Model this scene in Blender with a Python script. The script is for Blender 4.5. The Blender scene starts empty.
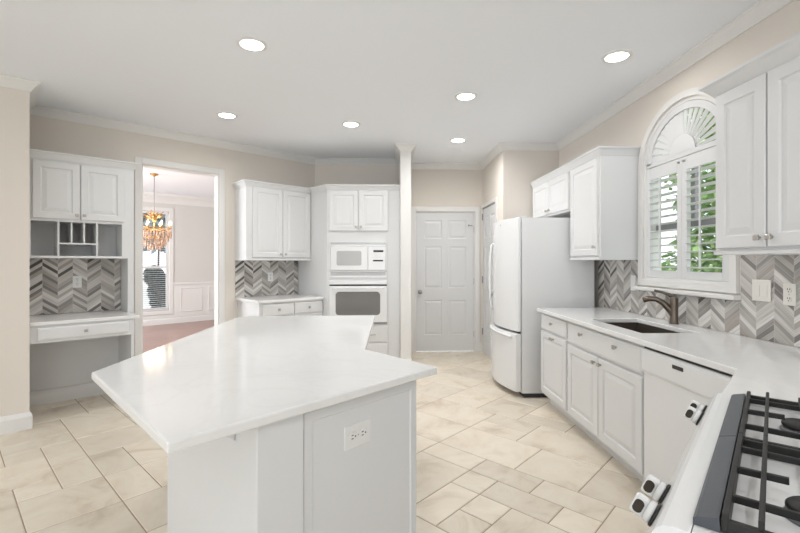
import bpy, bmesh, math, random
from math import sin, cos, pi, radians, sqrt
from mathutils import Vector, Matrix, noise
random.seed(7)
S = bpy.context.scene
COL = S.collection

# ------------------------------------------------------------------ camera, world, light, exposure
cam = bpy.data.objects.new('camera', bpy.data.cameras.new('camera'))
COL.objects.link(cam)
cam.location = (0, 0, 1.35)
cam.rotation_euler = (radians(90), 0, radians(-2))
cam.data.sensor_width = 36
cam.data.lens = 430 / 800 * 36
cam.data.shift_y = -5 / 800
cam.data.clip_start = 0.02
S.camera = cam
S.view_settings.view_transform = 'Standard'
S.view_settings.look = 'None'
S.view_settings.gamma = 1
S.view_settings.use_curve_mapping = False
S.view_settings.exposure = 0.11

W = bpy.data.worlds.new('sky'); S.world = W; W.use_nodes = True
wn = W.node_tree.nodes; wn.clear()
wo = wn.new('ShaderNodeOutputWorld'); bg = wn.new('ShaderNodeBackground')
bg.inputs['Color'].default_value = (0.90, 0.95, 1.0, 1); bg.inputs['Strength'].default_value = 1.6
W.node_tree.links.new(bg.outputs[0], wo.inputs[0])

def area(name, loc, aim, sx, sy, power, color=(1, 1, 1)):
    l = bpy.data.lights.new(name, 'AREA'); l.shape = 'RECTANGLE'; l.size = sx; l.size_y = sy
    l.energy = power; l.color = color
    o = bpy.data.objects.new(name, l); COL.objects.link(o); o.location = loc
    d = Vector(aim) - Vector(loc); o.rotation_euler = d.to_track_quat('-Z', 'Y').to_euler()
    return o
# unseen fill lights added outside the rear, side and dining openings, tinted like daylight
FILL_COLOR = (0.90, 0.955, 1.0)
area('fill_rear', (-0.2, -3.25, 1.55), (-0.2, -0.5, 2.8), 2.2, 2.0, 29, FILL_COLOR)
area('fill_rear_far', (-3.4, -3.25, 1.55), (-3.2, -0.5, 2.8), 2.2, 2.0, 19, FILL_COLOR)
area('fill_side', (-6.15, -1.0, 1.55), (-3.5, -0.6, 2.8), 2.4, 2.0, 16, FILL_COLOR)
LAMP_POWER = 7.0
LAMP_COLOR = (1.0, 0.99, 0.98)
LAMP_SPREAD = radians(165)

sun = bpy.data.objects.new('sun', bpy.data.lights.new('sun', 'SUN')); COL.objects.link(sun)
sun.data.energy = 3.0; sun.data.angle = radians(2); sun.data.color = (1.0, 0.97, 0.92)
sun.rotation_euler = Vector((0.15, 0.80, -1.25)).to_track_quat('-Z', 'Y').to_euler()

# ------------------------------------------------------------------ geometry helpers
class MB:
    def __init__(self): self.bm = bmesh.new()
    def box(self, x0, x1, y0, y1, z0, z1, bev=0.0, seg=1):
        vs = [self.bm.verts.new((x, y, z)) for x in (x0, x1) for y in (y0, y1) for z in (z0, z1)]
        q = [(0, 1, 3, 2), (4, 6, 7, 5), (0, 4, 5, 1), (2, 3, 7, 6), (0, 2, 6, 4), (1, 5, 7, 3)]
        fs = [self.bm.faces.new([vs[i] for i in f]) for f in q]
        if bev > 0:
            es = {e for f in fs for e in f.edges}
            bmesh.ops.bevel(self.bm, geom=list(es), offset=bev, segments=seg, affect='EDGES', profile=0.5)
        return self
    def prism(self, faces2d, z0, z1, bev=0.0, seg=2, axis='z'):
        """faces2d: polygons sharing an outline (counter-clockwise), extruded from z0 to z1"""
        b = bmesh.new()
        for poly in faces2d:
            b.faces.new([b.verts.new((p[0], p[1], z0)) for p in poly])
        bmesh.ops.remove_doubles(b, verts=b.verts, dist=1e-5)
        r = bmesh.ops.extrude_face_region(b, geom=b.faces[:])
        for v in r['geom']:
            if isinstance(v, bmesh.types.BMVert): v.co.z = z1
        bmesh.ops.recalc_face_normals(b, faces=b.faces)
        if bev > 0:
            es = [e for e in b.edges if len(e.link_faces) == 2 and e.link_faces[0].normal.dot(e.link_faces[1].normal) < 0.5]
            bmesh.ops.bevel(b, geom=es, offset=bev, segments=seg, affect='EDGES', profile=0.5)
        if axis == 'y':    # polygon drawn in x,z; extrusion along y
            for v in b.verts: v.co = Vector((v.co.x, v.co.z, v.co.y))
            bmesh.ops.reverse_faces(b, faces=b.faces)
        elif axis == 'x':  # polygon drawn in y,z; extrusion along x
            for v in b.verts: v.co = Vector((v.co.z, v.co.x, v.co.y))
        return self.add(b)
    def add(self, b, M=None):
        if M is not None: b.transform(M)
        me = bpy.data.meshes.new('t'); b.to_mesh(me); b.free()
        self.bm.from_mesh(me); bpy.data.meshes.remove(me)
        return self
    def lathe(self, prof, c=(0, 0, 0), axis='z', seg=20, cap=True):
        b = bmesh.new(); rings = []
        for r, h in prof:
            rings.append([b.verts.new((r * cos(2 * pi * i / seg), r * sin(2 * pi * i / seg), h)) for i in range(seg)])
        for a, d in zip(rings, rings[1:]):
            for i in range(seg):
                f = b.faces.new((a[i], a[(i + 1) % seg], d[(i + 1) % seg], d[i])); f.smooth = True
        if cap:
            b.faces.new(rings[0][::-1]); b.faces.new(rings[-1])
        M = Matrix.Translation(c)
        if axis == '-y': M = M @ Matrix.Rotation(pi / 2, 4, 'X')
        elif axis == 'y': M = M @ Matrix.Rotation(-pi / 2, 4, 'X')
        elif axis == 'x': M = M @ Matrix.Rotation(pi / 2, 4, 'Y')
        elif axis == '-x': M = M @ Matrix.Rotation(-pi / 2, 4, 'Y')
        elif axis == '-z': M = M @ Matrix.Rotation(pi, 4, 'X')
        elif isinstance(axis, Matrix): M = M @ axis
        return self.add(b, M)
    def tube(self, path, r, seg=8, flat=1.0):
        rad = r if isinstance(r, (list, tuple)) else [r] * len(path)
        P = [Vector(p) for p in path]; b = self.bm; rings = []; up = None
        for i, p in enumerate(P):
            t = (P[min(i + 1, len(P) - 1)] - P[max(i - 1, 0)]).normalized()
            if up is None: up = Vector((0, 0, 1)) if abs(t.z) < 0.9 else Vector((1, 0, 0))
            s = t.cross(up).normalized(); up = s.cross(t).normalized()
            rings.append([b.verts.new(p + rad[i] * (cos(2 * pi * k / seg) * s + flat * sin(2 * pi * k / seg) * up)) for k in range(seg)])
        for a, d in zip(rings, rings[1:]):
            for k in range(seg):
                f = b.faces.new((a[k], a[(k + 1) % seg], d[(k + 1) % seg], d[k])); f.smooth = True
        b.faces.new(rings[0][::-1]); b.faces.new(rings[-1])
        return self
    def ball(self, c, r, sz=1.0, u=10, v=7):
        return self.lathe([(max(1e-4, r * sin(pi * i / v)), -r * sz * cos(pi * i / v)) for i in range(v + 1)], c, 'z', u, cap=False)
    def bar(self, p, q, w, h, bev=0.0015, up=(0, 0, 1), w2=None, h2=None):
        """square bar from p to q, w wide and h high, tapering to w2, h2"""
        p = Vector(p); q = Vector(q); t = (q - p).normalized(); s = t.cross(Vector(up)).normalized(); u = s.cross(t)
        w2 = w if w2 is None else w2; h2 = h if h2 is None else h2
        b = bmesh.new()
        A = [b.verts.new(p + s * (a * w / 2) + u * (c * h / 2)) for a, c in ((-1, -1), (1, -1), (1, 1), (-1, 1))]
        B = [b.verts.new(q + s * (a * w2 / 2) + u * (c * h2 / 2)) for a, c in ((-1, -1), (1, -1), (1, 1), (-1, 1))]
        for i in range(4): b.faces.new((A[i], A[(i + 1) % 4], B[(i + 1) % 4], B[i]))
        b.faces.new(A[::-1]); b.faces.new(B)
        bmesh.ops.recalc_face_normals(b, faces=b.faces)
        if bev: bmesh.ops.bevel(b, geom=b.edges[:], offset=bev, segments=2, affect='EDGES', profile=0.5)
        return self.add(b)
    def rings(self, cx0, cx1, cz0, cz1, steps, close=True, corner=0):
        """nested rectangles (inset, y) seen from -y"""
        loops = []
        for ins, y in steps:
            loops.append([self.bm.verts.new(p) for p in ((cx0 + ins, y, cz0 + ins), (cx1 - ins, y, cz0 + ins), (cx1 - ins, y, cz1 - ins), (cx0 + ins, y, cz1 - ins))])
        for a, d in zip(loops, loops[1:]):
            for i in range(4): self.bm.faces.new((a[i], a[(i + 1) % 4], d[(i + 1) % 4], d[i]))
        if close: self.bm.faces.new(loops[-1])
        return loops
    def door(self, x0, x1, z0, z1, y, th=0.02, fw=0.055, raised=True):
        """a raised panel door: front at y facing -y, back at y + th"""
        st = [(0, y + th), (0, y + 0.004), (0.004, y), (fw, y), (fw + 0.007, y + 0.008), (fw + 0.014, y + 0.008)]
        st += [(fw + 0.042, y + 0.001)] if raised else []
        l = self.rings(x0, x1, z0, z1, st)
        self.bm.faces.new(l[0][::-1])
        return self
    def slab(self, x0, x1, z0, z1, y, th=0.02, edge=0.012):
        l = self.rings(x0, x1, z0, z1, [(0, y + th), (0, y + 0.006), (edge * 0.5, y + 0.002), (edge, y)])
        self.bm.faces.new(l[0][::-1])
        return self
    def sweep(self, prof, path, closed=False, caps=True):
        """profile (out, z) swept along a 2d path; out is to the right of travel"""
        P = [Vector(p) for p in path]; n = len(P); b = bmesh.new(); rows = []
        for i in range(n):
            d0 = (P[i] - P[i - 1]).normalized() if (i > 0 or closed) else None
            d1 = (P[(i + 1) % n] - P[i]).normalized() if (i < n - 1 or closed) else None
            d0 = d0 or d1; d1 = d1 or d0
            n0 = Vector((d0.y, -d0.x)); n1 = Vector((d1.y, -d1.x))
            m = (n0 + n1); m = m / max(0.3, m.length_squared / 2) if m.length > 1e-6 else n0
            rows.append([b.verts.new((P[i].x + m.x * o, P[i].y + m.y * o, z)) for o, z in prof])
        k = len(prof)
        for i in range(n if closed else n - 1):
            a = rows[i]; c = rows[(i + 1) % n]
            for j in range(k): b.faces.new((a[j], a[(j + 1) % k], c[(j + 1) % k], c[j]))
        if not closed and caps: b.faces.new(rows[0]); b.faces.new(rows[-1][::-1])
        bmesh.ops.recalc_face_normals(b, faces=b.faces)
        return self.add(b)
    def build(self, name, mat, parent=None, fix=True, **kw):
        if fix: bmesh.ops.recalc_face_normals(self.bm, faces=self.bm.faces)
        me = bpy.data.meshes.new(name); self.bm.to_mesh(me); self.bm.free()
        mats = mat if isinstance(mat, (list, tuple)) else [mat]
        for m in mats: me.materials.append(m)
        o = bpy.data.objects.new(name, me); COL.objects.link(o)
        if parent: o.parent = parent
        for k, v in kw.items(): o[k] = v
        return o

def thing(name, label, cat, loc=(0, 0, 0), rz=0.0, group=None):
    o = bpy.data.objects.new(name, None); COL.objects.link(o)
    o.empty_display_size = 0.1
    o.location = loc; o.rotation_euler = (0, 0, rz); o['label'] = label; o['category'] = cat
    if group: o['group'] = group
    return o
def tag(o, label, cat, group=None, kind=None):
    o['label'] = label; o['category'] = cat
    if group: o['group'] = group
    if kind: o['kind'] = kind
    return o
def struct(o, loc=None, rz=None):
    o['kind'] = 'structure'
    if loc: o.location = loc
    if rz is not None: o.rotation_euler = (0, 0, rz)
    return o
def at(o, loc, rz=0.0):
    o.location = loc; o.rotation_euler = (0, 0, rz); return o
def dup(o, loc, label, rz=None):
    r = o.copy(); COL.objects.link(r); r.location = loc; r['label'] = label
    if rz is not None: r.rotation_euler = (0, 0, rz)
    for ch in list(o.children):
        c = ch.copy(); COL.objects.link(c); c.parent = r
        for g in ch.children:
            d = g.copy(); COL.objects.link(d); d.parent = c
    return r

# ------------------------------------------------------------------ materials
def nt(name):
    m = bpy.data.materials.new(name); m.use_nodes = True
    return m, m.node_tree.nodes, m.node_tree.links, m.node_tree.nodes['Principled BSDF']
def setp(b, **k):
    for a, v in k.items():
        a = a.replace('_', ' ')
        b.inputs[a].default_value = (*v, 1) if isinstance(v, tuple) and len(v) == 3 else v
def plain(name, col, rough=0.5, metal=0.0, bump=0.0, scale=60, **k):
    m, N, L, b = nt(name)
    setp(b, Base_Color=col, Roughness=rough, Metallic=metal, **k)
    n = N.new('ShaderNodeTexNoise'); n.inputs['Scale'].default_value = scale; n.inputs['Detail'].default_value = 3
    tc = N.new('ShaderNodeTexCoord'); L.new(tc.outputs['Object'], n.inputs['Vector'])
    r = N.new('ShaderNodeMapRange'); r.inputs['To Min'].default_value = max(0.02, rough - 0.05); r.inputs['To Max'].default_value = min(1, rough + 0.05)
    L.new(n.outputs['Fac'], r.inputs['Value']); L.new(r.outputs[0], b.inputs['Roughness'])
    if bump:
        bp = N.new('ShaderNodeBump'); bp.inputs['Strength'].default_value = bump; bp.inputs['Distance'].default_value = 0.002
        L.new(n.outputs['Fac'], bp.inputs['Height']); L.new(bp.outputs[0], b.inputs['Normal'])
    return m
def emit(name, col, s):
    m, N, L, b = nt(name); N.remove(b)
    e = N.new('ShaderNodeEmission'); e.inputs[0].default_value = (*col, 1); e.inputs[1].default_value = s
    L.new(e.outputs[0], N['Material Output'].inputs[0]); return m
def math_(N, L, op, a, b=None, c=None):
    n = N.new('ShaderNodeMath'); n.operation = op
    for i, v in enumerate((a, b, c)):
        if v is None: continue
        if isinstance(v, (int, float)): n.inputs[i].default_value = v
        else: L.new(v, n.inputs[i])
    return n.outputs[0]
def ramp(N, L, fac, stops, mode='LINEAR'):
    r = N.new('ShaderNodeValToRGB'); r.color_ramp.interpolation = mode; e = r.color_ramp.elements
    while len(e) < len(stops): e.new(0.5)
    for i, (p, c) in enumerate(stops): e[i].position = p; e[i].color = (*c, 1)
    L.new(fac, r.inputs[0]); return r.outputs[0]

M_wall = plain('beige_wall_paint', (0.77, 0.715, 0.65), 0.75, bump=0.05, scale=220)
M_dinwall = plain('grey_beige_wall_paint', (0.68, 0.665, 0.64), 0.75, bump=0.05, scale=220)
M_ceil = plain('ceiling_paint', (0.90, 0.925, 0.96), 0.85, bump=0.08, scale=150)
M_trim = plain('white_trim_paint', (0.80, 0.79, 0.77), 0.4)
M_cab = plain('white_cabinet_paint', (0.74, 0.745, 0.75), 0.38)
M_app = plain('white_enamel', (0.80, 0.805, 0.81), 0.2)
M_appside = plain('white_textured_enamel', (0.76, 0.765, 0.77), 0.35, bump=0.1, scale=500)
M_nickel = plain('brushed_nickel', (0.50, 0.48, 0.45), 0.3, 1.0)
M_bronze = plain('brushed_bronze', (0.17, 0.14, 0.115), 0.33, 0.9)
M_steel = plain('dark_sink_steel', (0.16, 0.135, 0.115), 0.35, 0.75)
M_black = plain('black_plastic', (0.015, 0.014, 0.013), 0.4)
M_dark = plain('dark_gap', (0.03, 0.03, 0.03), 0.7)
M_iron = plain('cast_iron', (0.014, 0.0135, 0.013), 0.5, bump=0.25, scale=700)
M_slate = plain('satin_iron_rim', (0.075, 0.082, 0.095), 0.42, bump=0.1, scale=300)
M_knobdark = plain('dark_brown_grip', (0.035, 0.028, 0.02), 0.45)
M_plate = plain('ivory_plate', (0.80, 0.775, 0.72), 0.35)
M_platew = plain('white_plate', (0.80, 0.80, 0.79), 0.35)
M_gold = plain('gold_metal', (0.62, 0.36, 0.14), 0.3, 1.0)
M_bulb = emit('warm_bulb', (1.0, 0.74, 0.42), 10)
M_lens = emit('lamp_lens', (1.0, 0.97, 0.92), 14)
M_trunk = plain('bark', (0.12, 0.085, 0.06), 0.9, bump=0.5, scale=30)
M_grass = plain('lawn', (0.22, 0.30, 0.14), 0.95, bump=0.5, scale=40)
M_paving = plain('pale_paving', (0.42, 0.43, 0.42), 0.9, bump=0.3, scale=30)
M_blind = plain('white_blind', (0.82, 0.82, 0.82), 0.5)
M_gray = plain('grey_metal', (0.30, 0.30, 0.31), 0.4, 0.5)

def quartz():
    m, N, L, b = nt('white_quartz'); setp(b, Roughness=0.1)
    tc = N.new('ShaderNodeTexCoord'); n = N.new('ShaderNodeTexNoise'); n.inputs['Scale'].default_value = 2.2
    n.inputs['Detail'].default_value = 6; n.inputs['Distortion'].default_value = 1.6; L.new(tc.outputs['Object'], n.inputs['Vector'])
    c = ramp(N, L, n.outputs['Fac'], [(0.0, (0.84, 0.84, 0.835)), (0.47, (0.84, 0.84, 0.835)), (0.5, (0.815, 0.815, 0.81)), (0.54, (0.84, 0.84, 0.835))])
    L.new(c, b.inputs['Base Color']); return m
M_quartz = quartz()

def chevron():
    m, N, L, b = nt('chevron_marble_tile'); setp(b, Roughness=0.28)
    tc = N.new('ShaderNodeTexCoord'); sp = N.new('ShaderNodeSeparateXYZ'); L.new(tc.outputs['Object'], sp.inputs[0])
    w, sl, th = 0.115, 0.75, 0.034
    u = math_(N, L, 'DIVIDE', sp.outputs[0], w)
    colid = math_(N, L, 'FLOOR', u)
    tri = math_(N, L, 'PINGPONG', sp.outputs[0], w)
    v = math_(N, L, 'SUBTRACT', sp.outputs[2], math_(N, L, 'MULTIPLY', tri, sl))
    row = math_(N, L, 'DIVIDE', v, th)
    rid = math_(N, L, 'FLOOR', row); fr = math_(N, L, 'FRACT', row)
    cb = N.new('ShaderNodeCombineXYZ'); L.new(colid, cb.inputs[0]); L.new(rid, cb.inputs[1])
    wn_ = N.new('ShaderNodeTexWhiteNoise'); wn_.noise_dimensions = '2D'; L.new(cb.outputs[0], wn_.inputs['Vector'])
    c = ramp(N, L, wn_.outputs['Value'], [(0.0, (0.60, 0.58, 0.55)), (0.22, (0.47, 0.45, 0.425)), (0.44, (0.34, 0.32, 0.30)), (0.58, (0.72, 0.70, 0.675)),
              (0.72, (0.22, 0.205, 0.195)), (0.84, (0.42, 0.385, 0.35)), (0.93, (0.10, 0.095, 0.09))], 'CONSTANT')
    # fine stone veins along each slat
    cv = N.new('ShaderNodeCombineXYZ'); L.new(math_(N, L, 'MULTIPLY', tri, 5.0), cv.inputs[0]); L.new(math_(N, L, 'MULTIPLY', v, 130.0), cv.inputs[1]); L.new(colid, cv.inputs[2])
    n = N.new('ShaderNodeTexNoise'); n.inputs['Scale'].default_value = 1.0; n.inputs['Detail'].default_value = 3; L.new(cv.outputs[0], n.inputs['Vector'])
    mx = N.new('ShaderNodeMix'); mx.data_type = 'RGBA'; mx.blend_type = 'MULTIPLY'; mx.inputs['Factor'].default_value = 1
    L.new(c, mx.inputs['A'])
    L.new(ramp(N, L, n.outputs['Fac'], [(0.3, (0.78, 0.77, 0.76)), (0.65, (1.12, 1.12, 1.12))]), mx.inputs['B'])
    # light grout between slats and columns
    g1 = math_(N, L, 'LESS_THAN', fr, 0.05)
    g2 = math_(N, L, 'LESS_THAN', math_(N, L, 'FRACT', u), 0.015)
    g = math_(N, L, 'MAXIMUM', g1, g2)
    m2 = N.new('ShaderNodeMix'); m2.data_type = 'RGBA'; L.new(g, m2.inputs['Factor']); L.new(mx.outputs['Result'], m2.inputs['A']); m2.inputs['B'].default_value = (0.62, 0.60, 0.57, 1)
    L.new(m2.outputs['Result'], b.inputs['Base Color']); return m
M_chev = chevron()

def stone():
    m, N, L, b = nt('travertine_tile'); setp(b, Roughness=0.42)
    at_ = N.new('ShaderNodeAttribute'); at_.attribute_name = 'tint'
    tc = N.new('ShaderNodeTexCoord')
    off = N.new('ShaderNodeVectorMath'); off.operation = 'MULTIPLY_ADD'; L.new(at_.outputs['Color'], off.inputs[0]); off.inputs[1].default_value = (30, 50, 20); L.new(tc.outputs['Object'], off.inputs[2])
    n = N.new('ShaderNodeTexNoise'); n.inputs['Scale'].default_value = 3.2; n.inputs['Detail'].default_value = 5; n.inputs['Roughness'].default_value = 0.6; n.inputs['Distortion'].default_value = 0.8
    L.new(off.outputs[0], n.inputs['Vector'])
    c = ramp(N, L, n.outputs['Fac'], [(0.28, (0.60, 0.51, 0.395)), (0.44, (0.76, 0.675, 0.555)), (0.6, (0.82, 0.745, 0.63)), (0.78, (0.69, 0.605, 0.485))])
    sep = N.new('ShaderNodeSeparateColor'); L.new(at_.outputs['Color'], sep.inputs[0])
    mr = N.new('ShaderNodeMapRange'); mr.inputs['To Min'].default_value = 0.89; mr.inputs['To Max'].default_value = 1.06; L.new(sep.outputs[0], mr.inputs['Value'])
    mx = N.new('ShaderNodeMix'); mx.data_type = 'RGBA'; mx.blend_type = 'MULTIPLY'; mx.inputs['Factor'].default_value = 1
    L.new(c, mx.inputs['A']); L.new(mr.outputs[0], mx.inputs['B']); L.new(mx.outputs['Result'], b.inputs['Base Color'])
    bp = N.new('ShaderNodeBump'); bp.inputs['Strength'].default_value = 0.12; bp.inputs['Distance'].default_value = 0.003; L.new(n.outputs['Fac'], bp.inputs['Height']); L.new(bp.outputs[0], b.inputs['Normal'])
    return m
M_stone = stone()
M_grout = plain('brown_grout', (0.34, 0.26, 0.18), 0.9, bump=0.2, scale=200)

def woodfloor():
    m, N, L, b = nt('red_oak_planks'); setp(b, Roughness=0.3)
    tc = N.new('ShaderNodeTexCoord'); mp = N.new('ShaderNodeMapping'); L.new(tc.outputs['Object'], mp.inputs[0])
    br = N.new('ShaderNodeTexBrick'); br.inputs['Scale'].default_value = 1; br.inputs['Brick Width'].default_value = 1.1; br.inputs['Row Height'].default_value = 0.085; br.inputs['Mortar Size'].default_value = 0.002
    br.inputs['Color1'].default_value = (0.33, 0.20, 0.165, 1); br.inputs['Color2'].default_value = (0.40, 0.25, 0.21, 1); br.inputs['Mortar'].default_value = (0.2, 0.08, 0.06, 1)
    L.new(mp.outputs[0], br.inputs['Vector']); L.new(br.outputs['Color'], b.inputs['Base Color']); return m
M_wood = woodfloor()

def glass():
    m, N, L, b = nt('window_glass'); N.remove(b)
    t = N.new('ShaderNodeBsdfTransparent'); g = N.new('ShaderNodeBsdfGlossy'); g.inputs['Roughness'].default_value = 0.02
    f = N.new('ShaderNodeLayerWeight'); f.inputs[0].default_value = 0.5; x = N.new('ShaderNodeMixShader')
    L.new(math_(N, L, 'MULTIPLY_ADD', math_(N, L, 'POWER', f.outputs['Facing'], 5.0), 0.5, 0.02), x.inputs[0]); L.new(t.outputs[0], x.inputs[1]); L.new(g.outputs[0], x.inputs[2]); L.new(x.outputs[0], N['Material Output'].inputs[0]); return m
M_glass = glass()
M_ovenglass = plain('smoked_oven_glass', (0.20, 0.195, 0.19), 0.12)
M_micglass = plain('grey_microwave_window', (0.46, 0.46, 0.455), 0.2)
def crystal():
    m, N, L, b = nt('amber_crystal'); setp(b, Base_Color=(0.88, 0.62, 0.45), Roughness=0.08, Transmission_Weight=0.4, IOR=1.5); return m
M_crystal = crystal()
def leafmat(name, c1, c2):
    m, N, L, b = nt(name); setp(b, Roughness=0.55)
    oi = N.new('ShaderNodeNewGeometry'); c = ramp(N, L, oi.outputs['Random Per Island'], [(0, c1), (1, c2)]); L.new(c, b.inputs['Base Color'])
    b.inputs['Transmission Weight'].default_value = 0.0
    return m
M_leafA = leafmat('fresh_leaves', (0.13, 0.26, 0.07), (0.40, 0.55, 0.25))
M_leafB = leafmat('deep_leaves', (0.035, 0.09, 0.035), (0.15, 0.25, 0.09))
M_leafC = leafmat('blue_green_leaves', (0.14, 0.20, 0.22), (0.36, 0.44, 0.47))
M_conifer = leafmat('dark_needles', (0.02, 0.045, 0.045), (0.05, 0.08, 0.07))

# ------------------------------------------------------------------ layout
TL = radians(41); UX, UY = cos(TL), sin(TL); NX, NY = sin(TL), -cos(TL); OX, OY = -3.090, 4.310
def LW(t, o, z=0.0): return (OX + UX * t + NX * o, OY + UY * t + NY * o, z)   # t along the angled wall, o out into the kitchen
CH = 2.80
XR = 2.15
AL = -0.315     # left end of the desk alcove
PO = 0.69       # how far the pier stands out
TE = 2.781      # corner with the oven wall
YB = 6.13

# ---- shell
def poly_floor(name, pts, z, mat):
    m = MB(); m.bm.faces.new([m.bm.verts.new((x, y, z)) for x, y in pts]); o = m.build(name, mat, fix=False); return struct(o)

# kitchen floor: cut stone tiles of several sizes laid at 45 degrees over a grout bed
def tile_floor():
    u = 0.205; G = 52; g = 0.005
    used = [[False] * G for _ in range(G)]
    rng = random.Random(12)
    m = MB(); bm = m.bm; col = bm.loops.layers.float_color.new('tint')
    sizes = [(2, 2), (2, 3), (3, 2), (1, 2), (2, 1), (1, 1)]
    wts = [5, 4, 2, 3, 3, 1]
    R = Matrix.Rotation(radians(45), 3, 'Z'); C = Vector((-0.9, 1.9, 0))
    for j in range(G):
        for i in range(G):
            if used[j][i]: continue
            opts = []
            for (a, b), w in zip(sizes, wts):
                if i + a <= G and j + b <= G and not any(used[j + y][i + x] for y in range(b) for x in range(a)): opts += [(a, b)] * w
            a, b = rng.choice(opts)
            for y in range(b):
                for x in range(a): used[j + y][i + x] = True
            x0 = (i - G / 2) * u + g / 2; x1 = (i + a - G / 2) * u - g / 2; y0 = (j - G / 2) * u + g / 2; y1 = (j + b - G / 2) * u - g / 2
            t = (rng.random(), rng.random(), rng.random(), 1); e = 0.004
            lo = [(x0, y0), (x1, y0), (x1, y1), (x0, y1)]; hi = [(x0 + e, y0 + e), (x1 - e, y0 + e), (x1 - e, y1 - e), (x0 + e, y1 - e)]
            vl = [bm.verts.new(R @ Vector((x, y, -0.003)) + C) for x, y in lo]; vh = [bm.verts.new(R @ Vector((x, y, 0)) + C) for x, y in hi]
            fs = [bm.faces.new(vh)] + [bm.faces.new((vl[k], vl[(k + 1) % 4], vh[(k + 1) % 4], vh[k])) for k in range(4)]
            for f in fs:
                for l in f.loops: l[col] = t
    gv = [bm.verts.new((x, y, -0.003)) for x, y in ((-6.5, -3.6), (2.6, -3.6), (2.6, 6.6), (-6.5, 6.6))]
    f = bm.faces.new(gv); f.material_index = 1
    def cut(p, n):
        bmesh.ops.bisect_plane(bm, geom=bm.verts[:] + bm.edges[:] + bm.faces[:], plane_co=p, plane_no=n, clear_outer=True)
    cut(LW(0, -0.05), (-NX, -NY, 0)); cut((0, 6.45, 0), (0, 1, 0)); cut((2.2, 0, 0), (1, 0, 0)); cut((0, -3.15, 0), (0, -1, 0))
    return struct(m.build('floor', [M_stone, M_grout]))
tile_floor()

def wall_box(name, x0, x1, y0, y1, z0, z1, mat=None, loc=None, rz=None):
    return struct(MB().box(x0, x1, y0, y1, z0, z1).build(name, mat or M_wall), loc, rz)

# ceiling over the kitchen with round holes left to the lamps' trims (they sit below it)
cm = MB(); cm.prism([[(2.3, -3.2), (2.3, 6.5), (-0.9, 6.5), LW(TE + 0.1, -0.06)[:2], LW(-5.2, -0.06)[:2], (-7.3, -3.2)]], CH, CH + 0.1)
struct(cm.build('ceiling', M_ceil))

# angled left wall with the cased doorway
DW0, DW1, DH = 0.627, 1.444, 2.40
lw = MB()
lw.prism([[(-0.36, 0), (DW0, 0), (DW0, DH), (DW1, DH), (DW1, 0), (TE + 0.12, 0), (TE + 0.12, CH), (-0.36, CH)]], 0.0, 0.12, axis='y')
struct(lw.build('wall_left', M_wall), (OX, OY, 0), TL)
# pier beside the desk: stands out from the left wall and runs on toward the viewer's left
wall_box('wall_pier', -4.2, 0, 0, PO + 0.1, 0, CH, M_wall, LW(AL, PO), TL)
# back wall of the oven recess, end of partition, hall walls
wall_box('wall_back', -1.05, 0.33, YB, YB + 0.1, 0, CH)
wall_box('wall_partition', 0.192, 0.325, 5.35, 6.39, 0, CH, M_trim)
hb = MB(); hb.prism([[(0.325, 0), (0.455, 0), (0.455, 2.09), (1.345, 2.09), (1.345, 0), (1.46, 0), (1.46, CH), (0.325, CH)]], 6.39, 6.49, axis='y')
struct(hb.build('wall_hall', M_wall))
rt = MB(); rt.prism([[(5.25, 0), (5.575, 0), (5.575, 2.135), (6.365, 2.135), (6.365, 0), (6.49, 0), (6.49, CH), (5.25, CH)]], 1.455, 1.555, axis='x')
struct(rt.build('wall_return', M_wall))
wall_box('wall_end', 1.555, XR, 5.25, 5.35, 0, CH)

# right wall with its arch-topped opening
YC, HW, ZS, ZB, AH = 3.045, 0.455, 2.13, 1.20, 0.395
def arch_pts(hw, ah, zs, n=24, yc=YC): return [(yc + hw * cos(pi * i / n), zs + ah * sin(pi * i / n)) for i in range(n + 1)]
rw = MB(); a = arch_pts(HW, AH, ZS)
faces = [[(-3.2, 0), (YC - HW, 0), (YC - HW, ZB), (YC - HW, ZS), (YC - HW, CH), (-3.2, CH)],
         [(YC - HW, 0), (YC + HW, 0), (YC + HW, ZB), (YC - HW, ZB)],
         [(YC + HW, 0), (5.35, 0), (5.35, CH), (YC + HW, CH), (YC + HW, ZS), (YC + HW, ZB)]]
for p, q in zip(a, a[1:]):
    f = [(q[0], q[1]), (p[0], p[1]), (p[0], CH), (q[0], CH)]
    faces.append(f)
rw.prism(faces, XR, XR + 0.14, axis='x')
struct(rw.build('wall_right', M_wall))
# rear wall and left rear wall behind the viewer, openings added for the fill lights
def holed(name, x0, x1, holes, y0, y1, loc=None, rz=None, mat=None):
    m = MB(); xs = x0
    for h0, h1, z0, z1 in holes:
        m.box(xs, h0, y0, y1, 0, CH); m.box(h0, h1, y0, y1, 0, z0); m.box(h0, h1, y0, y1, z1, CH); xs = h1
    m.box(xs, x1, y0, y1, 0, CH)
    return struct(m.build(name, mat or M_wall), loc, rz)
holed('wall_rear', -6.1, 2.15, [(-4.5, -2.3, 0.55, 2.55), (-1.3, 0.9, 0.55, 2.55)], -3.2, -3.1)
E_ = LW(AL - 4.2, PO)
m = MB(); a_, b_ = E_[0] - 0.1, E_[0]
m.box(a_, b_, -3.2, -2.3, 0, CH); m.box(a_, b_, 0.3, E_[1] + 0.05, 0, CH); m.box(a_, b_, -2.3, 0.3, 0, 0.5); m.box(a_, b_, -2.3, 0.3, 2.6, CH)
struct(m.build('wall_side', M_wall))


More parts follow.
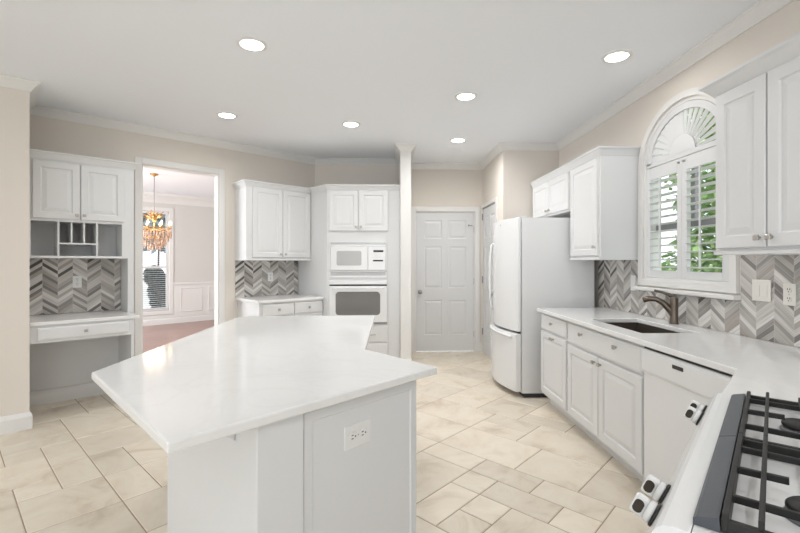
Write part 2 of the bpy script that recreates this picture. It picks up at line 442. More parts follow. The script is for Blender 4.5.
# ---- crown and base mouldings
crown = [(0, CH - 0.078), (0.009, CH - 0.078), (0.014, CH - 0.066), (0.036, CH - 0.034), (0.056, CH - 0.016), (0.066, CH - 0.010), (0.066, CH), (0, CH)]
P2 = lambda t, o: LW(t, o)[:2]
cr = MB()
cr.sweep(crown, [P2(AL - 4.1, PO), P2(AL, PO), P2(AL, 0), P2(TE, 0), (0.192, YB), (0.192, 5.35), (0.325, 5.35), (0.325, 6.39), (1.455, 6.39), (1.455, 5.25), (XR, 5.25), (XR, -3.1)])
struct(cr.build('trim_1', M_trim))
basep = [(0, 0), (0.018, 0), (0.018, 0.10), (0.012, 0.118), (0.006, 0.13), (0, 0.135)]
bb = MB()
bb.sweep(basep, [P2(AL - 4.1, PO), P2(AL, PO), P2(AL, PO - 0.045)])
struct(bb.build('baseboard_pier', M_trim))
bb = MB(); bb.sweep(basep, [P2(AL + 0.001, 0), P2(0.43, 0)]); struct(bb.build('baseboard_left', M_trim))
bb = MB(); bb.sweep(basep, [(0.192, 5.42), (0.192, 5.35), (0.325, 5.35), (0.325, 6.39), (0.385, 6.39)]); struct(bb.build('baseboard_partition', M_trim))
bb = MB(); bb.sweep(basep, [(1.411, 6.39), (1.455, 6.39)]); bb.sweep(basep, [(1.455, 5.50), (1.455, 5.25), (1.8, 5.25)]); struct(bb.build('baseboard_return', M_trim))

# ---- doorway casing (kitchen side, jambs)
dc = MB(); cw = 0.068
for x0, x1, z0, z1 in ((DW0 - cw, DW0, 0, DH + cw), (DW1, DW1 + cw, 0, DH + cw), (DW0, DW1, DH, DH + cw)):
    dc.box(x0, x1, -0.016, 0.0, z0, z1, 0.004)
    dc.box(x0, x1, 0.12, 0.136, z0, z1, 0.004)
dc.box(DW0 - 0.002, DW0 + 0.012, 0.0, 0.12, 0, DH); dc.box(DW1 - 0.012, DW1 + 0.002, 0.0, 0.12, 0, DH); dc.box(DW0, DW1, 0.0, 0.12, DH - 0.012, DH + 0.002)
struct(dc.build('trim_2', M_trim), (OX, OY, 0), TL)

# ------------------------------------------------------------------ doors
def panel_door(m, w, h, th, rects):
    """slab with raised panels on its front (y=0, facing -y)"""
    xs = sorted({0, w} | {r[0] for r in rects} | {r[1] for r in rects}); zs = sorted({0, h} | {r[2] for r in rects} | {r[3] for r in rects})
    for xa, xb in zip(xs, xs[1:]):
        for za, zb in zip(zs, zs[1:]):
            hit = [r for r in rects if r[0] <= xa + 1e-6 and r[1] >= xb - 1e-6 and r[2] <= za + 1e-6 and r[3] >= zb - 1e-6]
            if not hit: m.bm.faces.new([m.bm.verts.new(p) for p in ((xa, 0, za), (xb, 0, za), (xb, 0, zb), (xa, 0, zb))])
    for r in rects: m.rings(r[0], r[1], r[2], r[3], [(0, 0), (0.006, 0.009), (0.016, 0.009), (0.042, 0.003)])
    v = [[m.bm.verts.new(p) for p in ((0, y, 0), (w, y, 0), (w, y, h), (0, y, h))] for y in (0, th)]
    for i in range(4): m.bm.faces.new((v[0][i], v[1][i], v[1][(i + 1) % 4], v[0][(i + 1) % 4]))
    m.bm.faces.new(v[1])
    bmesh.ops.remove_doubles(m.bm, verts=m.bm.verts, dist=1e-5)
    return m
def six(w, h):
    s = 0.115; mw = 0.10; pw = (w - 2 * s - mw) / 2
    xs = [(s, s + pw), (s + pw + mw, w - s)]; zs = [(0.24, 0.76), (0.94, 1.56), (1.68, h - 0.12)]
    return [(a, b, c, d) for a, b in xs for c, d in zs]
d1 = struct(panel_door(MB(), 0.862, 2.07, 0.04, six(0.862, 2.07)).build('door_1', M_cab), (0.469, 6.405, 0.012), 0)
k = MB(); k.lathe([(0.032, 0), (0.032, 0.006), (0.012, 0.01), (0.011, 0.035), (0.024, 0.042), (0.029, 0.055), (0.024, 0.068), (0.005, 0.072)], (0.055, 0, 0.885), '-y', 16)
k.build('door_knob', M_nickel, d1)
h = MB(); h.tube([(0.83, -0.002, 1.875), (0.83, -0.05, 1.875), (0.79, -0.055, 1.875)], 0.006); h.lathe([(0.009, 0), (0.012, 0.01), (0.012, 0.025)], (0.79, -0.055, 1.875), '-x', 10)
h.build('door_stop', M_gray, d1)
for z in (0.25, 1.04, 1.82):
    MB().box(0.858, 0.872, -0.006, 0.0, z - 0.045, z + 0.045, 0.002).build('hinge', M_nickel, d1)
t = MB(); cw = 0.072
for x0, x1, z0, z1 in ((0.457 - cw, 0.457, 0, 2.095 + cw), (1.343, 1.343 + cw, 0, 2.095 + cw), (0.457, 1.343, 2.095, 2.095 + cw)):
    t.box(x0, x1, 6.372, 6.39, z0, z1, 0.004)
t.box(0.455, 0.466, 6.39, 6.49, 0, 2.09); t.box(1.334, 1.345, 6.39, 6.49, 0, 2.09); t.box(0.466, 1.334, 6.39, 6.49, 2.083, 2.09)
struct(t.build('trim_3', M_trim))
# hall closet door on the return wall, faces the hall (-X): local x runs toward the viewer
d2 = struct(panel_door(MB(), 0.77, 2.11, 0.04, six(0.77, 2.11)).build('door_2', M_cab), (1.46, 6.355, 0.012), radians(-90))
for z in (0.30, 1.07, 2.0):
    MB().box(-0.012, 0.010, -0.016, -0.001, z - 0.05, z + 0.05, 0.002).build('hinge', M_gray, d2)
k = MB(); k.lathe([(0.03, 0), (0.03, 0.006), (0.011, 0.01), (0.011, 0.035), (0.026, 0.045), (0.026, 0.06), (0.005, 0.068)], (0.70, 0, 0.90), '-y', 14)
k.build('door_knob', M_nickel, d2)
t = MB(); cw = 0.05
for y0, y1, z0, z1 in ((5.575 - 0.07, 5.575, 0, 2.135 + cw), (6.365, 6.372, 0, 2.135 + cw), (5.575, 6.365, 2.135, 2.135 + cw)):
    t.box(1.439, 1.455, y0, y1, z0, z1, 0.003)
struct(t.build('trim_4', M_trim))

# ------------------------------------------------------------------ cabinets: local x along the front, front faces -y
def knob(parent, x, z, y, mat=None, name='knob'):
    m = MB(); m.lathe([(0.006, 0), (0.006, 0.014)], (x, y, z), '-y', 10); m.box(x - 0.014, x + 0.014, y - 0.026, y - 0.014, z - 0.013, z + 0.013, 0.004, 2)
    return m.build(name, mat or M_nickel, parent)
def cdoor(parent, x0, x1, z0, z1, y=-0.02, knob_at=None, fw=0.055, name='door', raised=True):
    d = MB().door(x0, x1, z0, z1, y, 0.0195, fw, raised).build(name, M_cab, parent)
    if knob_at: knob(d, knob_at[0], knob_at[1], y)
    return d
def cdrawer(parent, x0, x1, z0, z1, y=-0.02, knobs=()):
    d = MB().slab(x0, x1, z0, z1, y, 0.0195, 0.016).build('drawer', M_cab, parent)
    for kx, kz in knobs: knob(d, kx, kz, y)
    return d
cabcrown = lambda z: [(-0.012, z - 0.035), (0.006, z - 0.035), (0.012, z - 0.02), (0.03, z + 0.012), (0.042, z + 0.02), (0.042, z + 0.032), (-0.012, z + 0.032)]

# --- desk wall cabinet with pigeonholes
x_ = AL + 0.003
o = thing('desk_wall_cabinet', 'white two door wall cabinet with open pigeonholes above the built-in desk', 'cabinet', LW(x_, 0.33), TL)
Wd = 0.80
m = MB(); m.box(0, Wd, 0, 0.326, 1.712, 2.30); m.box(0, Wd, 0.312, 0.326, 1.38, 1.712); m.box(0, Wd, 0, 0.312, 1.38, 1.402); m.box(0, 0.02, 0, 0.312, 1.402, 1.712); m.box(0.70, Wd, 0, 0.312, 1.402, 1.712); m.box(0.748, Wd, 0, 0.326, 0.848, 1.38)
m.build('carcass', M_cab, o)
for x in (0.203, 0.492): MB().box(x, x + 0.014, 0.003, 0.311, 1.403, 1.711).build('divider', M_cab, o)
MB().box(0.218, 0.491, 0.003, 0.311, 1.508, 1.522).build('shelf', M_cab, o)
for x in (0.300, 0.394): MB().box(x, x + 0.012, 0.006, 0.311, 1.523, 1.711).build('divider', M_cab, o)
cdoor(o, 0.03, 0.366, 1.735, 2.245, knob_at=(0.34, 1.775)); cdoor(o, 0.371, 0.715, 1.735, 2.245, knob_at=(0.397, 1.775))
MB().sweep(cabcrown(2.30), [(0, 0), (Wd, 0), (Wd, 0.28)]).build('crown', M_cab, o)

# --- desk base with one drawer, worktop
o = thing('built_in_desk', 'white built-in desk apron with one drawer over an open kneehole', 'desk', LW(x_, 0.61), TL)
m = MB(); m.box(0, 0.75, 0, 0.02, 0.667, 0.814); m.box(0.727, 0.75, 0.02, 0.605, 0, 0.814); m.box(0, 0.02, 0.02, 0.605, 0.667, 0.814)
m.box(0.02, 0.727, 0.02, 0.6, 0.667, 0.675)
m.build('apron', M_cab, o)
MB().box(0.001, 0.726, 0.597, 0.605, 0.14, 0.664).build('back_panel', M_cab, o)
m = MB().slab(0.05, 0.70, 0.69, 0.797, -0.02, 0.0195, 0.016); d = m.build('drawer', M_cab, o); knob(d, 0.375, 0.745, -0.02)
w = MB().prism([[(0, 0), (0.785, 0), (0.785, 0.624), (0, 0.624)]], 0.8155, 0.846, 0.005)
w = tag(w.build('desk_worktop', M_quartz), 'thin white stone worktop of the small desk below the pigeonholes', 'worktop'); at(w, LW(x_, 0.63), TL)

# --- chevron backsplashes
b = MB().box(0.0, 0.746, 0, 0.008, 0.848, 1.378); b = at(tag(b.build('desk_backsplash', M_chev), 'grey and white chevron tile backsplash above the small desk', 'backsplash'), LW(x_, 0.0085), TL)

# --- wall cabinet and base cabinet beside the doorway
X2 = 1.636; W2 = 2.510 - X2
o = thing('wall_cabinet', 'white two door wall cabinet between doorway and oven tower', 'cabinet', LW(X2, 0.33), TL)
MB().box(0, W2, 0, 0.326, 1.385, 2.28).build('carcass', M_cab, o)
MB().box(-0.008, W2, -0.02, 0.326, 1.362, 1.3845, 0.003).build('light_rail', M_cab, o)
cdoor(o, 0.075, 0.462, 1.40, 2.24, knob_at=(0.432, 1.44)); cdoor(o, 0.468, 0.855, 1.40, 2.24, knob_at=(0.498, 1.44))
MB().sweep(cabcrown(2.28), [(0, 0.326), (0, 0), (W2, 0)]).build('crown', M_cab, o)
X3 = 1.665; W3 = 2.510 - X3
o = thing('base_cabinet', 'white base cabinet with two top drawers between doorway and oven tower', 'cabinet', LW(X3, 0.62), TL)
MB().box(0, W3, 0, 0.615, 0.1, 0.872).build('carcass', M_cab, o); MB().box(0.02, W3, 0.07, 0.6, 0.0, 0.1).build('toe_kick', M_cab, o)
cdrawer(o, 0.03, 0.43, 0.72, 0.855, knobs=[(0.23, 0.79)]); cdrawer(o, 0.44, 0.83, 0.72, 0.855, knobs=[(0.635, 0.79)])
cdoor(o, 0.03, 0.43, 0.12, 0.705, knob_at=(0.40, 0.66)); cdoor(o, 0.44, 0.83, 0.12, 0.705, knob_at=(0.47, 0.66))
w = MB().prism([[(0, 0), (0.868, 0), (0.868, 0.644), (0, 0.644)]], 0.8735, 0.905, 0.005)
at(tag(w.build('side_worktop', M_quartz), 'short white stone worktop between doorway and oven tower', 'worktop'), LW(1.641, 0.652), TL)
b = MB().box(0, 0.87, 0, 0.008, 0.906, 1.36)
at(tag(b.build('side_backsplash', M_chev), 'small chevron tile backsplash between doorway and oven tower', 'backsplash'), LW(1.637, 0.0085), TL)

# --- oven tower (built in world axes; front at y = 5.42)
o = thing('oven_tower', 'tall white cabinet tower housing the microwave and wall oven', 'cabinet', (0, 0, 0))
A_ = LW(2.514, 0.002)[:2]; B_ = LW(2.514, 0.708)[:2]; C_ = LW(TE - 0.004, 0.004)[:2]
fy = 5.42; xl, xr = B_[0], 0.189
m = MB()
poly = [B_, (xr, fy), (xr, 6.127), (C_[0] + 0.02, 6.127), C_, A_]
m.prism([poly], 0.1, 0.28); m.prism([poly], 1.592, 2.28)
m.box(xl, -0.697, fy, 6.0, 0.28, 1.592); m.box(0.024, xr, fy, 6.1, 0.28, 1.592)
m.prism([[B_, (xl + 0.001, fy + 0.02), (A_[0] + 0.02, A_[1]), A_]], 0.28, 1.592)
m.box(-0.697, 0.024, 6.05, 6.1, 0.28, 1.62)
m.box(-0.697, 0.024, fy, 6.0, 1.104, 1.149)
m.box(-0.697, 0.024, fy, 6.0, 0.28, 0.568)
m.build('carcass', M_cab, o)
MB().box(-0.70, 0.18, 5.49, 6.0, 0, 0.1).build('toe_kick', M_cab, o)
cdoor(o, -0.700, -0.336, 1.735, 2.24, fy - 0.02, (-0.365, 1.785)); cdoor(o, -0.330, 0.035, 1.735, 2.24, fy - 0.02, (-0.301, 1.785))
for z0, z1 in ((0.335, 0.55), (0.12, 0.325)):
    d = MB().slab(-0.70, 0.035, z0, z1, fy - 0.02, 0.0195, 0.016).build('drawer', M_cab, o)
    for x in (-0.50, -0.155):
        h = MB(); z = z1 - 0.115
        h.tube([(x - 0.035, fy - 0.02, z), (x - 0.035, fy - 0.045, z), (x + 0.035, fy - 0.045, z), (x + 0.035, fy - 0.02, z)], 0.006, 6); h.build('pull', M_nickel, d)
cl = MB().sweep(cabcrown(2.28), [LW(2.514, 0.37)[:2], B_, (xr, fy)]); cl.build('crown', M_cab, o)

# microwave in its trim kit
o = thing('microwave', 'white built-in microwave with grey window in the oven tower', 'microwave', (-0.70, fy, 1.146))
def mic():
    Wm, Hm = 0.727, 0.452
    m = MB(); m.box(0.02, Wm - 0.02, 0.002, 0.45, 0.012, Hm - 0.014); m.build('body', M_app, o)
    m = MB()
    m.box(0, Wm, -0.014, -0.001, 0, 0.030, 0.002); m.box(0, Wm, -0.014, -0.001, 0.072, 0.092, 0.002); m.box(0, Wm, -0.014, -0.001, Hm - 0.012, Hm, 0.002)
    m.box(0, Wm, -0.014, -0.001, 0.398, 0.418, 0.002)
    for s in (0, Wm - 0.018): m.box(s, s + 0.018, -0.014, -0.001, 0.030, Hm - 0.012, 0.002)
    for z in (0.037, 0.048, 0.059, 0.422, 0.430): m.box(0.018, Wm - 0.018, -0.012, -0.004, z, z + 0.005)
    tr = m.build('vent_trim', M_app, o)
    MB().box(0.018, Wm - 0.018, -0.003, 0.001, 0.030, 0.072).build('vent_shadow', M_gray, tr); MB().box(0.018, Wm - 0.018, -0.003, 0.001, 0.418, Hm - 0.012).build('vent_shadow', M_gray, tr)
    d = MB().box(0.022, 0.485, -0.034, -0.002, 0.095, 0.394, 0.005, 2).build('door', M_app, o)
    rr = MB(); 
    rr.prism([rrect(0.098, 0.405, 0.155, 0.335, 0.02)], -0.037, -0.0335, axis='y'); rr.build('window', M_micglass, d)
    c = MB().box(0.488, Wm - 0.02, -0.03, -0.002, 0.095, 0.394, 0.004, 2).build('control_panel', M_app, o)
    MB().box(0.555, 0.680, -0.033, -0.029, 0.322, 0.346, 0.001).build('display', M_black, c)
    MB().box(0.550, 0.676, -0.033, -0.029, 0.205, 0.224, 0.001).build('button_bar', M_black, c)
    for i in range(3): MB().box(0.545 + i * 0.048, 0.583 + i * 0.048, -0.032, -0.029, 0.255, 0.285, 0.001).build('button', M_platew, c)
def rrect(x0, x1, z0, z1, r, n=5, top=None):
    P = []
    for cx, cz, a in ((x1 - r, z0 + r, -90), (x1 - r, z1 - r, 0), (x0 + r, z1 - r, 90), (x0 + r, z0 + r, 180)):
        P += [(cx + r * cos(radians(a + 90 * i / n)), cz + r * sin(radians(a + 90 * i / n))) for i in range(n + 1)]
    return P
mic()
o = thing('wall_oven', 'white built-in wall oven with dark window below the microwave', 'oven', (-0.70, fy, 0.567))
m = MB().box(0.02, 0.707, 0.002, 0.53, 0.012, 0.528); m.build('body', M_app, o)
MB().box(0, 0.727, -0.022, -0.001, 0.495, 0.542, 0.005, 2).build('control_panel', M_app, o)
MB().box(0.004, 0.723, -0.006, 0.001, 0.474, 0.494).build('vent_gap', M_dark, o)
d = MB().box(0.002, 0.725, -0.04, -0.002, 0.022, 0.476, 0.008, 2).build('door', M_app, o)
g = MB(); pts = rrect(0.085, 0.64, 0.115, 0.40, 0.04)
pts = [(x, z + (0.02 * (1 - ((x - 0.3625) / 0.2775) ** 2) if z > 0.3 else 0)) for x, z in pts]
g.prism([pts], -0.043, -0.039, axis='y'); g.build('window', M_ovenglass, d)
h = MB(); h.tube([(0.05, -0.04, 0.45), (0.055, -0.075, 0.452), (0.09, -0.085, 0.452), (0.637, -0.085, 0.452), (0.672, -0.075, 0.452), (0.677, -0.04, 0.45)], 0.011, 8); h.build('handle', M_app, d)
MB().box(0.002, 0.725, -0.018, -0.001, 0.001, 0.019).build('bottom_vent', M_gray, o)

# ------------------------------------------------------------------ right run
RZ = radians(-90)
def RW(y, x=1.50): return (x, y, 0)     # local x = 0 at world y, running toward the viewer
o = thing('narrow_base_cabinet', 'narrow white base cabinet with drawer and door beside the refrigerator', 'cabinet', RW(4.055), RZ)
Wn = 0.59
MB().box(0, Wn, 0, 0.645, 0.10, 0.872).build('carcass', M_cab, o); MB().box(0.0, Wn, 0.075, 0.62, 0, 0.10).build('toe_kick', M_cab, o)
cdrawer(o, 0.02, Wn - 0.012, 0.715, 0.855, knobs=[(0.29, 0.795)]); cdoor(o, 0.02, Wn - 0.012, 0.125, 0.70, knob_at=(0.29, 0.665))
knob([c for c in o.children if c.name.startswith('door')][0], 0.33, 0.665, -0.02)
o = thing('sink_base_cabinet', 'white double door base cabinet under the sink', 'cabinet', RW(3.462), RZ)
Ws = 1.045
m = MB(); m.box(0, Ws, 0, 0.02, 0.10, 0.872); m.box(0, 0.018, 0.02, 0.645, 0.1, 0.872); m.box(Ws - 0.018, Ws, 0.02, 0.645, 0.1, 0.872); m.box(0.018, Ws - 0.018, 0.02, 0.645, 0.1, 0.118); m.box(0.018, Ws - 0.018, 0.63, 0.645, 0.118, 0.872)
m.build('carcass', M_cab, o); MB().box(0, Ws, 0.075, 0.62, 0, 0.10).build('toe_kick', M_cab, o)
d = MB().slab(0.02, Ws - 0.015, 0.695, 0.852, -0.02, 0.0195, 0.018).build('false_drawer_front', M_cab, o)
knob(d, 0.27, 0.80, -0.02); knob(d, 0.755, 0.80, -0.02)
cdoor(o, 0.02, 0.515, 0.12, 0.68, knob_at=(0.475, 0.64), fw=0.06); cdoor(o, 0.525, Ws - 0.015, 0.12, 0.68, knob_at=(0.56, 0.64), fw=0.06)

o = thing('dishwasher', 'white built-in dishwasher between sink cabinet and corner range', 'dishwasher', RW(2.412), RZ)
Wq = 0.668
MB().box(0.008, Wq - 0.008, 0.005, 0.60, 0.09, 0.865).build('tub', M_appside, o)
d = MB().box(0.006, Wq - 0.006, -0.024, 0.003, 0.11, 0.725, 0.006, 2).build('door', M_app, o)
c = MB(); c.prism([[(-0.03, 0.727), (-0.036, 0.74), (-0.036, 0.845), (-0.028, 0.856), (0.003, 0.856), (0.003, 0.727)]], 0.006, Wq - 0.006, axis='x')
c = c.build('control_panel', M_app, o)
MB().box(0.27, 0.35, -0.0385, -0.0355, 0.806, 0.826, 0.001).build('latch_recess', M_black, c)
MB().box(0.008, Wq - 0.008, -0.02, 0.003, 0.8575, 0.866).build('top_gap', M_black, o)
MB().box(0.01, Wq - 0.01, 0.05, 0.4, 0, 0.088).build('toe_kick', M_app, o)

# range geometry (front faces up-left at the corner)
RA = radians(-133); ex = Vector((cos(RA), sin(RA))); ey = Vector((-sin(RA), cos(RA)))
RO = Vector((1.080, 1.369)); RWD = 0.932
def RG(x, y): v = RO + ex * x + ey * y; return (v.x, v.y)

# corner filler cabinet between dishwasher and range
o = thing('corner_filler_cabinet', 'plain white angled corner panel between dishwasher and range', 'cabinet', (0, 0, 0))
pf = [(1.51, 1.738), (2.10, 1.738), (2.10, 0.47), RG(-0.006, 0.64), RG(-0.006, 0.055)]
MB().prism([pf], 0.1, 0.872).build('carcass', M_cab, o)
pk = [(1.58, 1.738), (2.05, 1.738), (2.05, 0.6), RG(-0.03, 0.60), RG(-0.03, 0.11)]
MB().prism([pk], 0.0, 0.1).build('toe_kick', M_cab, o)

# worktop with the sink cut-out
SX0, SX1, SY0, SY1 = 1.600, 1.965, 2.62, 3.285
xf, xb, yt = 1.455, 2.1385, 4.08
q1 = RG(-0.004, 0.004); q2 = RG(-0.004, 1.0); yq = 1.732
# where the range side line meets the right wall
tt = (xb - q1[0]) / ey.x; q3 = (xb, q1[1] + ey.y * tt)
F = [[(xf, yt), (xf, SY1), (SX0, SY1), (SX1, SY1), (xb, SY1), (xb, yt)],
     [(xf, SY1), (xf, SY0), (SX0, SY0), (SX0, SY1)],
     [(SX1, SY1), (SX1, SY0), (xb, SY0), (xb, SY1)],
     [(xf, SY0), (xf, yq), q1, q3, (xb, SY0), (SX1, SY0), (SX0, SY0)]]
w = MB().prism(F, 0.8735, 0.905, 0.005)
tag(w.build('long_worktop', M_quartz), 'long white stone worktop around the sink to the range', 'worktop')

# sink
o = thing('kitchen_sink', 'dark undermount sink set in the white worktop below the window', 'sink', (SX0, SY0, 0))
m = MB(); L0, L1 = SX1 - SX0, SY1 - SY0
b = bmesh.new()
def loop(ins, z): return [b.verts.new((x, y, z)) for x, y in ((-0.012 + ins, -0.012 + ins), (L0 + 0.012 - ins, -0.012 + ins), (L0 + 0.012 - ins, L1 + 0.012 - ins), (-0.012 + ins, L1 + 0.012 - ins))]
ls = [loop(-0.008, 0.872), loop(0, 0.872), loop(0.006, 0.868), loop(0.012, 0.72), loop(0.04, 0.70), loop(0.15, 0.695)]
for p, q in zip(ls, ls[1:]):
    for i in range(4): b.faces.new((p[i], p[(i + 1) % 4], q[(i + 1) % 4], q[i]))
b.faces.new(ls[-1])
m.add(b); m.build('basin', M_steel, o, fix=False)
MB().lathe([(0.045, 0), (0.045, 0.004), (0.03, 0.006), (0.005, 0.004)], (L0 / 2, L1 / 2, 0.6955), 'z', 18).build('drain', M_nickel, o)

# faucet: local y = 0 at base, spout reaches out over the basin
o = thing('kitchen_faucet', 'brushed bronze single lever faucet behind the sink', 'faucet', (2.062, 3.0, 0.9055))
m = MB(); m.lathe([(0.03, 0), (0.03, 0.006), (0.027, 0.012), (0.026, 0.09), (0.027, 0.13), (0.0275, 0.175), (0.022, 0.192), (0.006, 0.198)], (0, 0, 0), 'z', 18)
m.build('body', M_bronze, o)
sp = [(0.0, 0.0, 0.06), (-0.022, 0.014, 0.10), (-0.058, 0.036, 0.148), (-0.095, 0.058, 0.172), (-0.132, 0.08, 0.174), (-0.165, 0.10, 0.160)]
MB().tube(sp, [0.025, 0.024, 0.021, 0.0195, 0.020, 0.021], 12).build('spout', M_bronze, o)
MB().tube([(0, 0, 0.185), (-0.028, 0.016, 0.208), (-0.065, 0.038, 0.224), (-0.105, 0.062, 0.234)], [0.015, 0.012, 0.009, 0.008], 8).build('lever', M_bronze, o)

# backsplash on the right wall, stepped round the window
bs = [[(0.0, 0.906), (3.70, 0.906), (3.70, 1.392), (1.734, 1.392), (1.734, 1.108), (0.685, 1.108), (0.685, 1.372), (0.0, 1.372)]]
b = MB().prism(bs, 0, 0.008, axis='y')
at(tag(b.build('long_backsplash', M_chev), 'long chevron tile backsplash behind sink and below the window', 'backsplash'), (XR - 0.0085, 4.25, 0), RZ)

# upper cabinets
o = thing('fridge_top_cabinet', 'short white two door wall cabinet above the refrigerator', 'cabinet', RW(5.215, 1.82), RZ)
Wf = 1.07
MB().box(0, Wf, 0, 0.326, 1.85, 2.28).build('carcass', M_cab, o)
cdoor(o, 0.03, 0.525, 1.87, 2.235, knob_at=(0.49, 1.91)); cdoor(o, 0.535, 1.04, 1.87, 2.235, knob_at=(0.57, 1.91))
MB().sweep(cabcrown(2.28), [(0, 0), (Wf, 0)]).build('crown', M_cab, o)
o = thing('tall_wall_cabinet', 'tall single door white wall cabinet between refrigerator and window', 'cabinet', RW(4.143, 1.82), RZ)
Wt = 0.578
MB().box(0, Wt, 0, 0.326, 1.385, 2.28).build('carcass', M_cab, o)
MB().box(0, Wt + 0.008, -0.02, 0.326, 1.363, 1.3845, 0.003).build('light_rail', M_cab, o)
cdoor(o, 0.02, 0.548, 1.40, 2.235, knob_at=(0.51, 1.475))
MB().sweep(cabcrown(2.28), [(0.0, 0), (Wt, 0), (Wt, 0.326)]).build('crown', M_cab, o)
o = thing('corner_wall_cabinet', 'large white two door wall cabinet right of the window near the range', 'cabinet', RW(2.30, 1.82), RZ)
Wc = 0.66
MB().box(0, Wc, 0, 0.326, 1.405, 2.27).build('carcass', M_cab, o)
MB().box(-0.006, Wc, -0.014, 0.326, 1.385, 1.4045, 0.003).build('light_rail', M_cab, o)
cdoor(o, 0.015, 0.324, 1.42, 2.245, knob_at=(0.295, 1.465), fw=0.06); cdoor(o, 0.333, 0.645, 1.42, 2.245, knob_at=(0.36, 1.465), fw=0.06)
MB().sweep([(-0.012, 2.245), (0.006, 2.245), (0.014, 2.26), (0.045, 2.30), (0.06, 2.31), (0.06, 2.325), (-0.012, 2.325)], [(0, 0.326), (0, 0), (Wc, 0)]).build('crown', M_cab, o)

# ------------------------------------------------------------------ refrigerator (front faces -X)
o = thing('refrigerator', 'white bottom freezer refrigerator with bowed doors beside the base cabinets', 'refrigerator', (1.345, 5.035, 0), RZ)
Wr = 0.835
m = MB(); m.box(0, Wr, 0.004, 0.735, 0.045, 1.785, 0.006, 2); m.build('cabinet_body', M_appside, o)
MB().box(0.015, Wr - 0.01, 0.03, 0.72, 0.004, 0.0445).build('base_grille', M_dark, o)
def bow(z0, z1, name, dy=0.0):
    pts = []; n = 14; m = MB()
    for i in range(n + 1):
        x = Wr * i / n; s = 2 * i / n - 1
        pts.append((x, dy - 0.036 - 0.075 * (1 - s * s) - 0.03 * (1 - i / n)))
    poly = pts + [(Wr, -0.002), (0, -0.002)]
    m.prism([poly], z0, z1, 0.008, 2)
    d = m.build(name, M_app, o)
    return d
fd = bow(0.655, 1.785, 'door'); fz = bow(0.06, 0.635, 'freezer_drawer', -0.022)
MB().box(0.01, Wr - 0.01, -0.03, -0.003, 0.636, 0.654).build('door_gap', M_dark, o)
# vertical bar handle on the far edge, curved
hx = 0.14
h = MB(); h.tube([(hx, -0.105, 0.80), (hx - 0.004, -0.125, 0.83), (hx - 0.006, -0.140, 0.95), (hx - 0.006, -0.143, 1.15), (hx - 0.006, -0.140, 1.38), (hx - 0.004, -0.125, 1.52), (hx, -0.105, 1.56)], 0.012, 8)
h.build('handle', M_app, fd)
h = MB(); h.tube([(0.06, -0.10, 0.597), (0.12, -0.128, 0.602), (0.25, -0.152, 0.604), (0.42, -0.157, 0.605), (0.6, -0.140, 0.604), (0.74, -0.105, 0.602), (0.79, -0.085, 0.597)], 0.016, 8)
h.build('handle', M_app, fz)
MB().lathe([(0.016, 0), (0.016, 0.003), (0.004, 0.004)], (0.5, -0.1155, 1.735), '-y', 16).build('badge', M_gray, fd)
MB().box(0.74, Wr - 0.01, -0.02, 0.06, 1.7855, 1.80, 0.004).build('hinge_cover', M_app, o)

# ------------------------------------------------------------------ gas range in the corner
o = thing('gas_range', 'white gas range set diagonally in the corner with front knobs', 'range', (RO.x, RO.y, 0), RA)
m = MB(); m.box(0.004, RWD - 0.004, 0.03, 0.64, 0.09, 0.79); m.build('body', M_app, o)
MB().box(0.02, RWD - 0.02, 0.10, 0.6, 0.0, 0.089).build('toe_base', M_dark, o)
d = MB().box(0.01, RWD - 0.01, 0.0, 0.029, 0.26, 0.755, 0.006, 2).build('oven_door', M_app, o)
g = MB(); g.prism([rrect(0.16, 0.772, 0.36, 0.62, 0.03)], -0.003, 0.001, axis='y'); g.build('window', M_ovenglass, d)
h = MB(); h.tube([(0.10, 0.0, 0.715), (0.10, -0.045, 0.718), (0.14, -0.052, 0.718), (0.79, -0.052, 0.718), (0.83, -0.045, 0.718), (0.83, 0.0, 0.715)], 0.012, 8); h.build('handle', M_app, d)
MB().box(0.01, RWD - 0.01, 0.004, 0.029, 0.10, 0.25, 0.005, 2).build('storage_drawer', M_app, o)
# control panel: sloping front under a rolled lip, then the cooktop deck
prof = [(-0.052, 0.79), (-0.052, 0.80), (-0.040, 0.83), (-0.012, 0.895), (-0.004, 0.912), (0.006, 0.921), (0.020, 0.925), (0.045, 0.925), (0.045, 0.79)]
m = MB(); m.prism([prof], 0.002, RWD - 0.002, axis='x')
cp = m.build('control_panel', M_app, o)
slope = math.atan2(0.112, 0.048)
def rknob(x):
    # points out of the sloping panel
    nrm = Vector((0, -0.095, 0.041)).normalized(); c = Vector((x, -0.026, 0.863))
    M = nrm.to_track_quat('Z', 'Y').to_matrix().to_4x4()
    T = Matrix.Translation(c) @ M
    kb = MB(); kb.lathe([(0.024, 0.0005), (0.024, 0.005), (0.020, 0.006)], c, M, 20); kb.build('knob_skirt', M_black, cp)
    kb = MB(); kb.lathe([(0.021, 0.0065), (0.022, 0.010), (0.021, 0.016), (0.016, 0.019)], c, M, 20)
    kb2 = MB(); kb2.box(-0.0085, 0.0085, -0.021, 0.021, 0.0175, 0.043, 0.006, 3); kb2.bm.transform(T)
    me_ = bpy.data.meshes.new('t'); kb2.bm.to_mesh(me_); kb.bm.from_mesh(me_); kb2.bm.free(); bpy.data.meshes.remove(me_)
    k2 = kb.build('knob', M_app, cp)
    for sd in (-1, 1):      # dark oval grip pads on both flat sides of the handle
        b2 = MB(); pp = rrect(-0.014, 0.014, 0.023, 0.040, 0.0083)
        b2.prism([pp], sd * 0.0083, sd * 0.0093, axis='x'); b2.bm.transform(T); b2.build('grip_pad', M_knobdark, cp)
for x in (0.045, 0.125, 0.70, 0.795): rknob(x)
